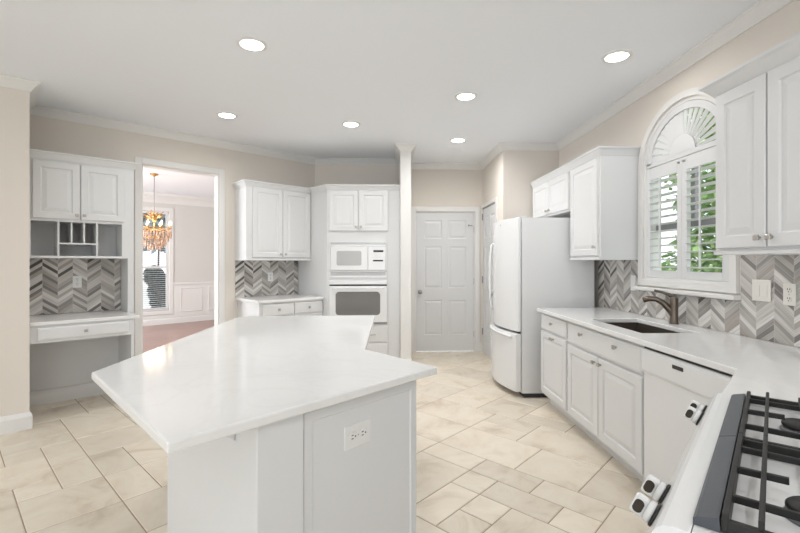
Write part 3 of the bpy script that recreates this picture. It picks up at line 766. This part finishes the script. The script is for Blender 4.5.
# deck with a shallow burner well
dk = MB()
x0, x1, y0, y1 = 0.002, RWD - 0.002, 0.0455, 0.64
b = bmesh.new()
def lp(i, z, x0=x0, x1=x1, y0=y0, y1=y1): return [b.verts.new(p) for p in ((x0 + i, y0 + i * 0.3, z), (x1 - i, y0 + i * 0.3, z), (x1 - i, y1 - i, z), (x0 + i, y1 - i, z))]
ls = [lp(0, 0.79), lp(0, 0.921), lp(0.004, 0.925), lp(0.05, 0.925), lp(0.062, 0.914)]
for p, q in zip(ls, ls[1:]):
    for i in range(4): b.faces.new((p[i], p[(i + 1) % 4], q[(i + 1) % 4], q[i]))
b.faces.new(ls[-1]); b.faces.new(ls[0][::-1])
dk.add(b); dk.build('cooktop_deck', M_app, o)
TX0, TX1 = 0.060, 0.902    # grates span
for bx, by, r in ((0.235, 0.20, 0.042), (0.235, 0.49, 0.036), (0.735, 0.20, 0.042), (0.735, 0.49, 0.036), (0.485, 0.34, 0.05)):
    q = MB(); q.lathe([(r * 1.1, 0), (r * 1.05, 0.006), (r * 0.9, 0.01)], (bx, by, 0.9145), 'z', 24); bu = q.build('burner_base', M_gray, o)
    q = MB(); q.lathe([(r * 0.9, 0), (r, 0.003), (r, 0.008), (r * 0.9, 0.012), (r * 0.3, 0.013), (0.002, 0.0135)], (bx, by, 0.9255), 'z', 28); q.build('burner_cap', M_iron, bu)

# cast iron grates lifted onto the deck (things of their own)
def grate(x0, x1, label, step):
    g = thing('cooktop_grate', label, 'grate', (*RG(x0, 0.045), 0.9255), RA, 'cast iron cooktop grates')
    Wg = x1 - x0; D = 0.56
    # broad sloping front rim
    pr = [(0.0, 0.0), (0.0, 0.010), (0.004, 0.014), (0.030, 0.022), (0.034, 0.022), (0.036, 0.0)]
    m = MB(); m.prism([pr], 0, Wg, axis='x'); m.build('front_rim', M_slate, g)
    zt = 0.030; bw = 0.0078
    m = MB()
    for x in (0.006, Wg - 0.006): m.bar((x, 0.036, 0.012), (x, D, 0.012), 0.011, 0.020)
    m.bar((0, 0.042, 0.017), (Wg, 0.042, 0.017), 0.009, 0.030); m.bar((0, D - 0.005, 0.012), (Wg, D - 0.005, 0.012), 0.012, 0.020)
    for fx in (0.006, Wg - 0.006):
        for fy_ in (0.05, D - 0.01): m.box(fx - 0.006, fx + 0.006, fy_ - 0.006, fy_ + 0.006, 0.0, 0.01)
    m.build('frame', M_iron, g)
    xm = Wg / 2
    for y in (0.085, 0.155, 0.285, 0.40, 0.47):
        for sgn in (-1, 1):
            if y in (0.155, 0.40):   # short fingers toward each burner
                p, q = ((0.006 if sgn < 0 else Wg - 0.006), y, zt), (xm + sgn * 0.055, y, zt + 0.002)
                MB().bar(p, q, bw, 0.014, w2=0.007, h2=0.009).build('finger', M_iron, g)
        if y not in (0.155, 0.40): 
            b = MB(); b.bar((-0.002 if y < 0.1 else 0.0, y, zt), (Wg, y, zt), bw, 0.014)
            b.build('cross_bar', M_iron, g)
    for x in (Wg * 0.2, Wg * 0.5, Wg * 0.8):
        if abs(x - xm) < 0.01:
            for ya, yb in ((0.042, 0.12), (0.25, 0.33), (0.45, D)): MB().bar((x, ya, zt - 0.004), (x, yb, zt - 0.002), bw, 0.013).build('finger', M_iron, g)
        else:
            MB().bar((x, 0.042, zt - 0.006), (x, D, zt - 0.006), bw, 0.013).build('long_bar', M_iron, g)
    return g
gmid = (TX0 + TX1) / 2
grate(TX0, gmid - 0.0015, 'black cast iron grate on the far half of the range', 0)
grate(gmid + 0.0015, TX1, 'black cast iron grate on the near half of the range', 1)

# small white worktop piece at the near end of the range
o = thing('end_cabinet', 'white end cabinet at the near side of the corner range', 'cabinet', (0, 0, 0))
pe = [RG(RWD + 0.006, 0.03), RG(RWD + 0.006, 0.60), RG(RWD + 0.30, 0.60), RG(RWD + 0.12, 0.04)]
MB().prism([pe], 0.0, 0.86).build('carcass', M_cab, o)
pe = [RG(RWD + 0.004, 0.0), RG(RWD + 0.004, 0.62), RG(RWD + 0.32, 0.62), RG(RWD + 0.13, 0.0)]
tag(MB().prism([pe], 0.8615, 0.893, 0.005).build('end_worktop', M_quartz), 'small white worktop piece at the near end of the range', 'worktop')

# ------------------------------------------------------------------ island
FI = Vector((-0.535, 1.077)); aI = radians(44.5); uR = Vector((cos(aI), sin(aI))); uL = Vector((-sin(aI), cos(aI)))
def IS(s, l): v = FI + uR * s + uL * l; return (v.x, v.y)
top = [IS(0, 0), (0.222, 1.812), (-0.100, 2.190), (-0.085, 3.555), (-1.10, 3.555), (-1.18, 3.47), (-1.179, 1.771)]
w = MB().prism([top], 0.873, 0.905, 0.006)
tag(w.build('island_worktop', M_quartz), 'large angular white stone worktop of the centre island', 'worktop')
o = thing('kitchen_island', 'white panelled centre island base under the angular worktop', 'island', (0, 0, 0))
K1 = IS(0.262, 0.04); K2 = IS(0.972, 0.04); J = IS(0.262, 0.80)
body = [K1, K2, (-0.16, 2.2), (-0.15, 3.5), (-0.93, 3.5), J]
MB().prism([body], 0.0, 0.872).build('carcass', M_cab, o)
# front trims: local x along uR from K, y into the island
ob = MB().box(-0.012, 0.148, -0.016, -0.0005, 0, 0.871, 0.002).build('pilaster', M_cab, o); at(ob, (*IS(0.262, 0.04), 0), aI)
m = MB(); m.door(0.0, 0.553, 0.11, 0.862, -0.006, 0.0055, 0.034, False); ob = m.build('end_panel', M_cab, o); at(ob, (*IS(0.262 + 0.153, 0.04), 0), aI)
ob = MB().box(0.0, 0.56, -0.008, -0.0005, 0, 0.105, 0.002).build('base_trim', M_cab, o); at(ob, (*IS(0.262 + 0.150, 0.04), 0), aI)
# seating side: panel and a support bracket, local x along uL reversed
for i, l in enumerate((0.20, 0.62)):
    bb_ = MB(); bb_.prism([[(-0.001, 0.871), (-0.14, 0.871), (-0.14, 0.855), (-0.018, 0.79), (-0.001, 0.775)]], -0.016, 0.016, 0.003, axis='y')
    ob = bb_.build('bracket', M_cab, o); at(ob, (*IS(0.2615, l), 0), aI)
m = MB(); m.box(0, 0.72, -0.008, -0.0005, 0.0, 0.10, 0.002); ob = m.build('base_trim', M_cab, o); at(ob, (*IS(0.262, 0.79), 0), aI - pi / 2)

# ------------------------------------------------------------------ outlets and switches
def outlet(label, loc, rz, kind='duplex', w=0.072, h=0.116, horiz=False, mat=None, group=None):
    o = thing('electrical_outlet' if kind == 'duplex' else 'light_switch', label, 'outlet' if kind == 'duplex' else 'switch', loc, rz)
    pm = mat or M_plate
    if horiz: w, h = h, w
    MB().box(-w / 2, w / 2, -0.006, 0, -h / 2, h / 2, 0.003, 2).build('cover_plate', pm, o)
    if kind == 'duplex':
        for s in (-1, 1):
            cx, cz = (s * 0.024, 0) if horiz else (0, s * 0.024)
            r = MB(); r.lathe([(0.0165, 0), (0.0165, 0.002), (0.015, 0.0028)], (cx, -0.006, cz), '-y', 18); f = r.build('receptacle', pm, o)
            sl = [(-0.006, 0.005), (0.006, 0.005)]
            for dx, dz in sl:
                if horiz: MB().box(cx - dz - 0.005, cx - dz + 0.004, -0.0098, -0.0086, dx - 0.0014, dx + 0.0014).build('slot', M_black, f)
                else: MB().box(cx + dx - 0.0014, cx + dx + 0.0014, -0.0098, -0.0086, cz + dz - 0.005, cz + dz + 0.004).build('slot', M_black, f)
            g = MB(); g.lathe([(0.003, 0), (0.003, 0.001)], ((cx + 0.008, -0.0086, 0) if horiz else (0, -0.0086, cz - 0.008)), '-y', 8); g.build('ground_hole', M_black, f)
        MB().lathe([(0.003, 0), (0.003, 0.001)], (0, -0.006, 0), '-y', 8).build('screw', M_nickel, o)
    else:
        n = 2 if w > 0.1 else 1
        for i in range(n):
            cx = (i - (n - 1) / 2) * 0.048
            MB().box(cx - 0.017, cx + 0.017, -0.0085, -0.0062, -0.034, 0.034, 0.001).build('rocker', pm, o)
    return o
XP = XR - 0.009
outlet('ivory double rocker switch on the chevron tile right of the window', (XP, 2.37, 1.185), RZ, 'switch', 0.122, 0.122)
outlet('ivory duplex outlet right of the double switch above the range corner', (XP, 2.20, 1.175), RZ)
outlet('narrow white rocker switch on the tile left of the window', (XP, 3.635, 1.165), RZ, 'switch', 0.072, 0.13, mat=M_platew)
v = LW(0.068, 0.0092, 1.15); outlet('white duplex outlet on the chevron tile above the small desk', v, TL, mat=M_platew)
v = LW(2.10, 0.0092, 1.15); outlet('white duplex outlet on the tile beside the oven tower', v, TL, mat=M_platew)
v = IS(0.262 + 0.153 + 0.235, 0.0417); outlet('white sideways duplex outlet on the near end of the island', (v[0], v[1], 0.725), aI, horiz=True, mat=M_platew, w=0.085, h=0.125)

# ------------------------------------------------------------------ window over the sink
wf = MB()
def arch_band(m, hw0, ah0, hw1, ah1, zs, x0, x1, zb0, zb1, n=24):
    A = arch_pts(hw0, ah0, zs, n); B = arch_pts(hw1, ah1, zs, n); fs = []
    for i in range(n): fs.append([B[i], B[i + 1], A[i + 1], A[i]])
    fs.append([(YC + hw1, zb1), B[0], A[0], (YC + hw0, zb0)]); fs.append([(YC - hw0, zb0), A[-1], B[-1], (YC - hw1, zb1)])
    fs.append([(YC - hw1, zb1), (YC + hw1, zb1), (YC + hw0, zb0), (YC - hw0, zb0)])
    m.prism(fs, x0, x1, axis='x'); return m
arch_band(wf, HW - 0.002, AH - 0.002, HW + 0.052, AH + 0.045, ZS, XR - 0.02, XR, ZB, ZB - 0.045)        # casing
arch_band(wf, HW - 0.03, AH - 0.03, HW, AH, ZS, XR, XR + 0.13, ZB + 0.02, ZB)                 # jamb liner
w1 = struct(wf.build('window_1', M_trim))
MB().box(XR - 0.055, XR + 0.01, YC - HW - 0.075, YC + HW + 0.075, 1.115, 1.145, 0.006, 2).build('window_sill', M_trim, w1)
sf = MB()
sf.box(XR + 0.085, XR + 0.115, YC - HW + 0.03, YC + HW - 0.03, 1.60, 1.645); sf.box(XR + 0.085, XR + 0.115, YC - 0.018, YC + 0.018, 1.645, ZS)
sf.box(XR + 0.085, XR + 0.115, YC - HW + 0.03, YC + HW - 0.03, ZS - 0.02, ZS + 0.03)
sf.build('sash', M_gray, w1)
g = MB(); g.prism([[(YC - HW + 0.02, ZB + 0.01), (YC + HW - 0.02, ZB + 0.01)] + [(p[0], p[1]) for p in arch_pts(HW - 0.02, AH - 0.02, ZS)]], XR + 0.098, XR + 0.102, axis='x')
g.build('glass', M_glass, w1)

# plantation shutters: two hinged panels
def shutter(y0, y1, label, tilt):
    o = thing('plantation_shutter', label, 'shutter', (XR + 0.015, y1, ZB + 0.024), RZ, 'plantation shutters over the sink')
    Wp = y1 - y0; Hp = ZS - ZB - 0.05; st = 0.052; rl, rtp = 0.055, 0.095
    for x in (0, Wp - st): MB().box(x, x + st, -0.014, 0.014, 0, Hp, 0.002).build('stile', M_cab, o)
    MB().box(st, Wp - st, -0.013, 0.013, 0, rl, 0.002).build('rail', M_cab, o); MB().box(st, Wp - st, -0.013, 0.013, Hp - rtp, Hp, 0.002).build('rail', M_cab, o)
    n = 13; pitch = (Hp - rl - rtp) / n
    for i in range(n):
        z = rl + pitch * (i + 0.5); m = MB(); ang = radians(tilt)
        pts = []
        for k in range(12):
            a = 2 * pi * k / 12; yy, zz = 0.031 * cos(a), 0.0045 * sin(a)
            pts.append((yy * cos(ang) - zz * sin(ang), z + yy * sin(ang) + zz * cos(ang)))
        m.prism([pts], st + 0.001, Wp - st - 0.001, axis='x'); m.build('louver', M_cab, o)
    MB().box(Wp / 2 - 0.006, Wp / 2 + 0.006, -0.045, -0.033, rl + 0.02, Hp - rtp - 0.01, 0.002).build('tilt_rod', M_cab, o)
    MB().lathe([(0.006, 0), (0.009, 0.008), (0.004, 0.016)], (Wp - 0.026 if y0 > YC else 0.026, -0.014, Hp - 0.03), '-y', 10).build('knob', M_nickel, o)
shutter(YC + 0.001, YC + HW - 0.031, 'white plantation shutter panel on the far half of the window', -6)
shutter(YC - HW + 0.031, YC - 0.001, 'white plantation shutter panel on the near half of the window', -6)
# sunburst panel in the arch
o = thing('sunburst_shutter', 'white sunburst fan shutter in the arched window top', 'shutter', (XR + 0.015, YC, ZS), RZ)
hw_, ah_ = HW - 0.033, AH - 0.033
def el(a, s): return (s * hw_ * cos(a), s * ah_ * sin(a))
m = MB(); N_ = 24
fs = [[el(pi * i / N_, 1), el(pi * (i + 1) / N_, 1), el(pi * (i + 1) / N_, 0.87), el(pi * i / N_, 0.87)] for i in range(N_)]
m.prism(fs, -0.014, 0.014, axis='y'); m.box(-hw_ , hw_, -0.014, 0.014, -0.022, 0.012); m.build('frame', M_cab, o)
m = MB(); hub = [(0.135 * cos(pi * i / 16), 0.012 + 0.13 * sin(pi * i / 16)) for i in range(17)]
m.prism([hub], -0.016, 0.016, axis='y'); m.build('hub', M_cab, o)
nb = 18
for i in range(nb):
    a0 = pi * (i + 0.5) / nb
    p0 = Vector((0.13 * cos(a0), 0.012 + 0.125 * sin(a0))); p1 = Vector(el(a0, 0.875))
    d = (p1 - p0); Ld = d.length; wd0 = 0.022 if cos(a0) < 0 else 0.014; wd1 = (0.060 if cos(a0) < 0 else 0.036) * Ld / 0.25
    b = bmesh.new(); tl = radians(12 if cos(a0) < 0 else 20)
    sec = lambda y, w: [(-w / 2, -0.003), (w / 2, -0.003), (w / 2, 0.003), (-w / 2, 0.003)]
    rows = []
    for y, w in ((0, wd0), (Ld, wd1)):
        rows.append([b.verts.new((x * cos(tl) - t_ * sin(tl), x * sin(tl) + t_ * cos(tl), y)) for x, t_ in sec(y, w)])
    for k in range(4): b.faces.new((rows[0][k], rows[0][(k + 1) % 4], rows[1][(k + 1) % 4], rows[1][k]))
    b.faces.new(rows[0][::-1]); b.faces.new(rows[1])
    M = Matrix.Translation((p0.x, 0, p0.y)) @ Matrix.Rotation(pi / 2 - a0, 4, 'Y')
    m = MB(); m.add(b, M); m.build('fan_blade', M_cab, o)

# ------------------------------------------------------------------ ceiling lamps
def can(x, y, label, power=1.0, first=[None]):
    if first[0]: o = dup(first[0], (x, y, CH - 0.0005), label)
    else:
        o = thing('recessed_light', label, 'ceiling light', (x, y, CH - 0.0005), 0, 'recessed ceiling lights')
        MB().lathe([(0.098, 0), (0.096, -0.007), (0.078, -0.010), (0.074, -0.006), (0.074, -0.0005)][::-1], (0, 0, 0), 'z', 32, cap=False).build('trim_ring', M_trim, o)
        MB().lathe([(0.0745, -0.0055), (0.05, -0.0075), (0.002, -0.008)], (0, 0, 0), 'z', 28, cap=False).build('lens', M_lens, o)
        first[0] = o
    l = bpy.data.lights.new('lamp_glow', 'AREA'); l.shape = 'DISK'; l.size = 0.14; l.energy = LAMP_POWER * power; l.color = LAMP_COLOR; l.spread = LAMP_SPREAD
    lo = bpy.data.objects.new('lamp_glow', l); COL.objects.link(lo); lo.location = (x, y, CH - 0.015)
for x, y, pw, lab in ((-0.886, 2.90, 1.0, 'round recessed ceiling light nearest above the island, left front'), (1.636, 2.98, 0.4, 'round recessed ceiling light near the right wall above the sink run'),
                  (-1.563, 4.313, 1.0, 'round recessed ceiling light in front of the dining doorway'), (0.709, 3.745, 1.6, 'round recessed ceiling light above the aisle between island and refrigerator'),
                  (-0.358, 4.55, 0.45, 'round recessed ceiling light in front of the oven tower'), (0.871, 5.104, 1.7, 'round recessed ceiling light farthest back before the hall door')):
    can(x, y, lab, pw)
for x, y in ((-2.6, 0.6), (-0.6, -0.8), (1.4, 0.4)):     # unseen lights added behind the viewer, without fixtures
    l = bpy.data.lights.new('lamp_glow', 'AREA'); l.shape = 'DISK'; l.size = 0.14; l.energy = LAMP_POWER; l.color = LAMP_COLOR; l.spread = LAMP_SPREAD
    lo = bpy.data.objects.new('lamp_glow', l); COL.objects.link(lo); lo.location = (x, y, CH - 0.015)

# ------------------------------------------------------------------ dining room beyond the doorway (local frame of the left wall: x = t, y = -o)
DX0, DX1, DY0, DY1 = -1.3, 3.6, 0.12, 4.95
def D(x, y, z=0.0): return LW(x, -y, z)
def dstruct(m, name, mat): return struct(m.build(name, mat), (OX, OY, 0), TL)
m = MB(); m.box(DX0, DX1, 0.05, DY1, -0.04, 0.0); dstruct(m, 'floor_dining', M_wood)
m = MB(); m.box(DX0 - 0.1, DX1 + 0.1, 0.12, DY1 + 0.1, CH, CH + 0.1); dstruct(m, 'ceiling_dining', M_ceil)
WX0, WX1, WZ0, WZ1 = 1.10, 2.20, 0.30, 2.42
def dwall(name, x0, x1, hole):
    m = MB(); h0, h1, z0, z1 = hole
    m.box(x0, h0, DY1, DY1 + 0.12, 0, CH); m.box(h1, x1, DY1, DY1 + 0.12, 0, CH); m.box(h0, h1, DY1, DY1 + 0.12, 0, z0); m.box(h0, h1, DY1, DY1 + 0.12, z1, CH)
    return dstruct(m, name, M_dinwall)
dwall('wall_dining_far', DX0, DX1, (WX0, WX1, WZ0, WZ1))
m = MB(); m.box(DX1, DX1 + 0.1, DY0, DY1 + 0.12, 0, CH); dstruct(m, 'wall_dining_right', M_dinwall)
m = MB(); m.box(DX0 - 0.1, DX0, DY0, 1.2, 0, CH); m.box(DX0 - 0.1, DX0, 3.8, DY1 + 0.12, 0, CH); m.box(DX0 - 0.1, DX0, 1.2, 3.8, 0, 0.4); m.box(DX0 - 0.1, DX0, 1.2, 3.8, 2.5, CH); dstruct(m, 'wall_dining_left', M_dinwall)  # side opening cut for the added fill light
m = MB(); m.box(DX0, -0.36, 0.02, 0.12, 0, CH); dstruct(m, 'wall_dining_near', M_dinwall)
# wainscot, chair rail, crown, base
m = MB(); m.box(WX1 + 0.09, DX1, DY1 - 0.012, DY1, 0.14, 0.84); m.box(WX1 + 0.09, DX1, DY1 - 0.035, DY1, 0.84, 0.885, 0.006); m.box(DX0, WX0 - 0.09, DY1 - 0.012, DY1, 0.14, 0.84); m.box(DX0, WX0 - 0.09, DY1 - 0.035, DY1, 0.84, 0.885, 0.006)
m.box(WX0 - 0.09, WX1 + 0.09, DY1 - 0.012, DY1, 0.14, 0.19)
for x in (2.42, 3.02): 
    for a0, a1, b0, b1 in ((x, x + 0.46, 0.24, 0.262), (x, x + 0.46, 0.748, 0.77), (x, x + 0.022, 0.262, 0.748), (x + 0.438, x + 0.46, 0.262, 0.748)): m.box(a0, a1, DY1 - 0.024, DY1 - 0.012, b0, b1, 0.004)
dstruct(m, 'wainscot', M_trim)
m = MB(); m.sweep(basep, [(DX0, DY1), (DX1, DY1), (DX1, DY0)]); dstruct(m, 'baseboard_dining', M_trim)
bigc = [(0, CH - 0.2), (0.012, CH - 0.2), (0.02, CH - 0.15), (0.07, CH - 0.08), (0.11, CH - 0.05), (0.12, CH - 0.02), (0.12, CH), (0, CH)]
m = MB(); m.sweep(bigc, [(DX0, DY0), (DX0, DY1), (DX1, DY1), (DX1, DY0)]); dstruct(m, 'trim_5', M_trim)
# window in the far dining wall
m = MB()
for a0, a1, b0, b1 in ((WX0 - 0.085, WX0, WZ0 - 0.085, WZ1 + 0.085), (WX1, WX1 + 0.085, WZ0 - 0.085, WZ1 + 0.085), (WX0, WX1, WZ1, WZ1 + 0.085), (WX0, WX1, WZ0 - 0.085, WZ0)): m.box(a0, a1, DY1 - 0.02, DY1, b0, b1, 0.004)
w2 = dstruct(m, 'window_2', M_trim)
m = MB()
for a0, a1, b0, b1 in ((WX0, WX0 + 0.045, WZ0, WZ1), (WX1 - 0.045, WX1, WZ0, WZ1), (WX0 + 0.045, WX1 - 0.045, WZ1 - 0.045, WZ1), (WX0 + 0.045, WX1 - 0.045, WZ0, WZ0 + 0.06), (WX0 + 0.045, WX1 - 0.045, 1.20, 1.25)): m.box(a0, a1, DY1 + 0.05, DY1 + 0.09, b0, b1)
m.build('sash', M_trim, w2)
MB().box(WX0 + 0.02, WX1 - 0.02, DY1 + 0.068, DY1 + 0.072, WZ0 + 0.02, WZ1 - 0.02).build('glass', M_glass, w2)
o = thing('window_blind', 'white horizontal slat blind in the dining room window', 'blind', D(WX0 + 0.02, DY1 + 0.03, 0), TL)
MB().box(0, WX1 - WX0 - 0.04, -0.018, 0.018, WZ1 - 0.05, WZ1 - 0.002, 0.003).build('head_rail', M_blind, o)
nz = 46
for i in range(nz):
    z = WZ0 + 0.05 + i * (WZ1 - WZ0 - 0.12) / nz
    b = MB(); b.prism([[(-0.018, z - 0.002), (0.018, z + 0.001), (0.018, z + 0.003), (0, z + 0.004), (-0.018, z)]], 0.005, WX1 - WX0 - 0.045, axis='x'); b.build('slat', M_blind, o)
MB().box(0.0, WX1 - WX0 - 0.04, -0.018, 0.018, WZ0 + 0.008, WZ0 + 0.026, 0.003).build('bottom_rail', M_blind, o)

# chandelier
CX, CY = 1.379, 2.683
o = thing('chandelier', 'gold and amber crystal chandelier hanging in the dining room', 'chandelier', D(CX, CY, 0), TL)
MB().lathe([(0.065, 0), (0.06, -0.02), (0.02, -0.035), (0.008, -0.05)], (0, 0, CH - 0.0005), 'z', 20).build('canopy', M_gold, o)
MB().tube([(0, 0, CH - 0.04), (0, 0, 2.08)], 0.006).build('rod', M_gray, o)
m = MB(); m.ball((0, 0, 2.05), 0.045); m.tube([(0, 0, 2.08), (0, 0, 1.66)], 0.012); m.build('hub', M_gold, o)
def ring(r, z, t):
    m = MB(); P = [(r * cos(2 * pi * i / 32), r * sin(2 * pi * i / 32), z) for i in range(33)]; m.tube(P, t, 6); m.build('ring', M_gold, o)
ring(0.25, 1.90, 0.008); ring(0.17, 1.74, 0.006)
rng = random.Random(3)
for i in range(26):
    a = 2 * pi * i / 26 + rng.uniform(-.1, .1); e = rng.uniform(0.05, 1.1); L_ = rng.uniform(0.16, 0.24)
    d = Vector((cos(a) * cos(e), sin(a) * cos(e), sin(e) * 0.75)); m = MB(); m.tube([Vector((0, 0, 2.05)) + d * 0.04, Vector((0, 0, 2.05)) + d * L_ * 0.9, Vector((0, 0, 2.05)) + d * L_], [0.004, 0.007, 0.001], 5); m.build('gold_spray', M_gold, o)
for i in range(8):
    a = 2 * pi * i / 8 + 0.2; c, s = cos(a), sin(a)
    m = MB(); m.tube([(0.03 * c, 0.03 * s, 1.88), (0.13 * c, 0.13 * s, 1.84), (0.22 * c, 0.22 * s, 1.86), (0.25 * c, 0.25 * s, 1.91)], 0.006, 6); m.lathe([(0.006, 0), (0.022, 0.01), (0.01, 0.014), (0.009, 0.05)], (0.25 * c, 0.25 * s, 1.905), 'z', 10)
    ar = m.build('arm', M_gold, o)
    b = MB(); b.lathe([(0.008, 0), (0.016, 0.02), (0.013, 0.04), (0.002, 0.065)], (0.25 * c, 0.25 * s, 1.956), 'z', 10); b.build('bulb', M_bulb, ar)
for r, z0, n, ln in ((0.25, 1.895, 34, 0.15), (0.17, 1.735, 24, 0.13), (0.09, 1.66, 12, 0.12), (0.21, 1.82, 20, 0.12)):
    for i in range(n):
        a = 2 * pi * (i + rng.random() * 0.5) / n; l_ = ln * rng.uniform(0.7, 1.15)
        b = MB(); b.lathe([(0.002, 0), (0.008, -0.02), (0.011, -l_ * 0.65), (0.002, -l_)], (r * cos(a), r * sin(a), z0 - 0.008 - rng.random() * 0.03), 'z', 5, cap=False); b.build('crystal_drop', M_crystal, o)
l = bpy.data.lights.new('chandelier_glow', 'POINT'); l.energy = 7; l.color = (1.0, 0.80, 0.55); l.shadow_soft_size = 0.15
lo = bpy.data.objects.new('chandelier_glow', l); COL.objects.link(lo); lo.location = D(CX, CY, 2.0)
area('fill_dining', D(DX0 - 0.15, 2.5, 1.45), D(2, 2.5, 1.3), 2.5, 2.0, 130, (0.95, 0.975, 1.0))  # added fill light, unseen, outside the dining side opening

# ------------------------------------------------------------------ outside
m = MB(); m.box(2.6, 40, -20, 40, -0.5, -0.45); struct(m.build('ground_side', M_grass))
m = MB(); m.box(DX0 - 25, DX1 + 8, DY1 + 0.5, 45, -0.5, -0.45); dstruct(m, 'ground_front', M_paving)
def foliage(blobs, n, size, rng):
    m = MB(); bm = m.bm
    for (cx, cy, cz, rx, ry, rz_) in blobs:
        for _ in range(n):
            while True:
                p = Vector((rng.uniform(-1, 1), rng.uniform(-1, 1), rng.uniform(-1, 1)))
                if 0.25 < p.length < 1: break
            c = Vector((cx + p.x * rx, cy + p.y * ry, cz + p.z * rz_)); s = size * rng.uniform(0.6, 1.3)
            a = Vector((rng.gauss(0, 1), rng.gauss(0, 1), rng.gauss(0, 0.6))).normalized(); b = a.cross(Vector((rng.gauss(0, 1), rng.gauss(0, 1), rng.gauss(0, 1)))).normalized()
            bm.faces.new([bm.verts.new(c + a * s), bm.verts.new(c + b * s * 0.45), bm.verts.new(c - a * s), bm.verts.new(c - b * s * 0.45)])
    return m
def tree(label, x, y, h, r, mat, n, size, seed, name='tree', cat='tree', trunk=0.07, low=0.3, z0=-0.45):
    rng = random.Random(seed)
    o = thing(name, label, cat, (x, y, z0))
    bl = [(rng.uniform(-.3, .3) * r, rng.uniform(-.3, .3) * r, h * (low + (1 - low) * f), r * s, r * s, h * 0.2) for f, s in ((0.05, 0.7), (0.3, 1.0), (0.55, 0.95), (0.8, 0.7))]
    foliage(bl, n, size, rng).build('foliage', mat, o)
    m = MB(); m.tube([(0, 0, 0), (0.03, 0.02, h * 0.4), (-0.02, 0.03, h * 0.85)], [trunk, trunk * 0.75, trunk * 0.25], 8); m.build('trunk', M_trunk, o)
TG = 'trees outside the sink window'
for a in (('leafy green tree seen through the near shutter panel, close to the glass', 4.75, 5.6, 4.4, 0.95, M_leafA, 1500, 0.075, 1),
          ('darker green tree behind the leafy one outside the sink window', 7.6, 8.4, 5.4, 1.0, M_leafB, 800, 0.09, 2)):
    tree(*a)
tree('low green shrub outside below the sink window', 3.5, 3.9, 1.5, 0.55, M_leafA, 500, 0.06, 4, 'shrub', 'shrub', 0.03, 0.15)
tree('dark clipped evergreen outside the dining room window', -6.33, 12.23, 1.55, 0.36, M_conifer, 700, 0.07, 5, 'evergreen_shrub', 'shrub', 0.04, 0.45)
for i, (x, y, lab) in enumerate(((-18.5, 20.5, 'grey green tree far outside the dining room window, leftmost of the row'), (-13.2, 25.5, 'grey green tree far outside the dining room window, in the middle of the row'), (-8.0, 30.5, 'grey green tree far outside the dining room window, rightmost of the row'))):
    tree(lab, x, y, 7.0, 2.3, M_leafC, 900, 0.26, 10 + i, low=0.5)
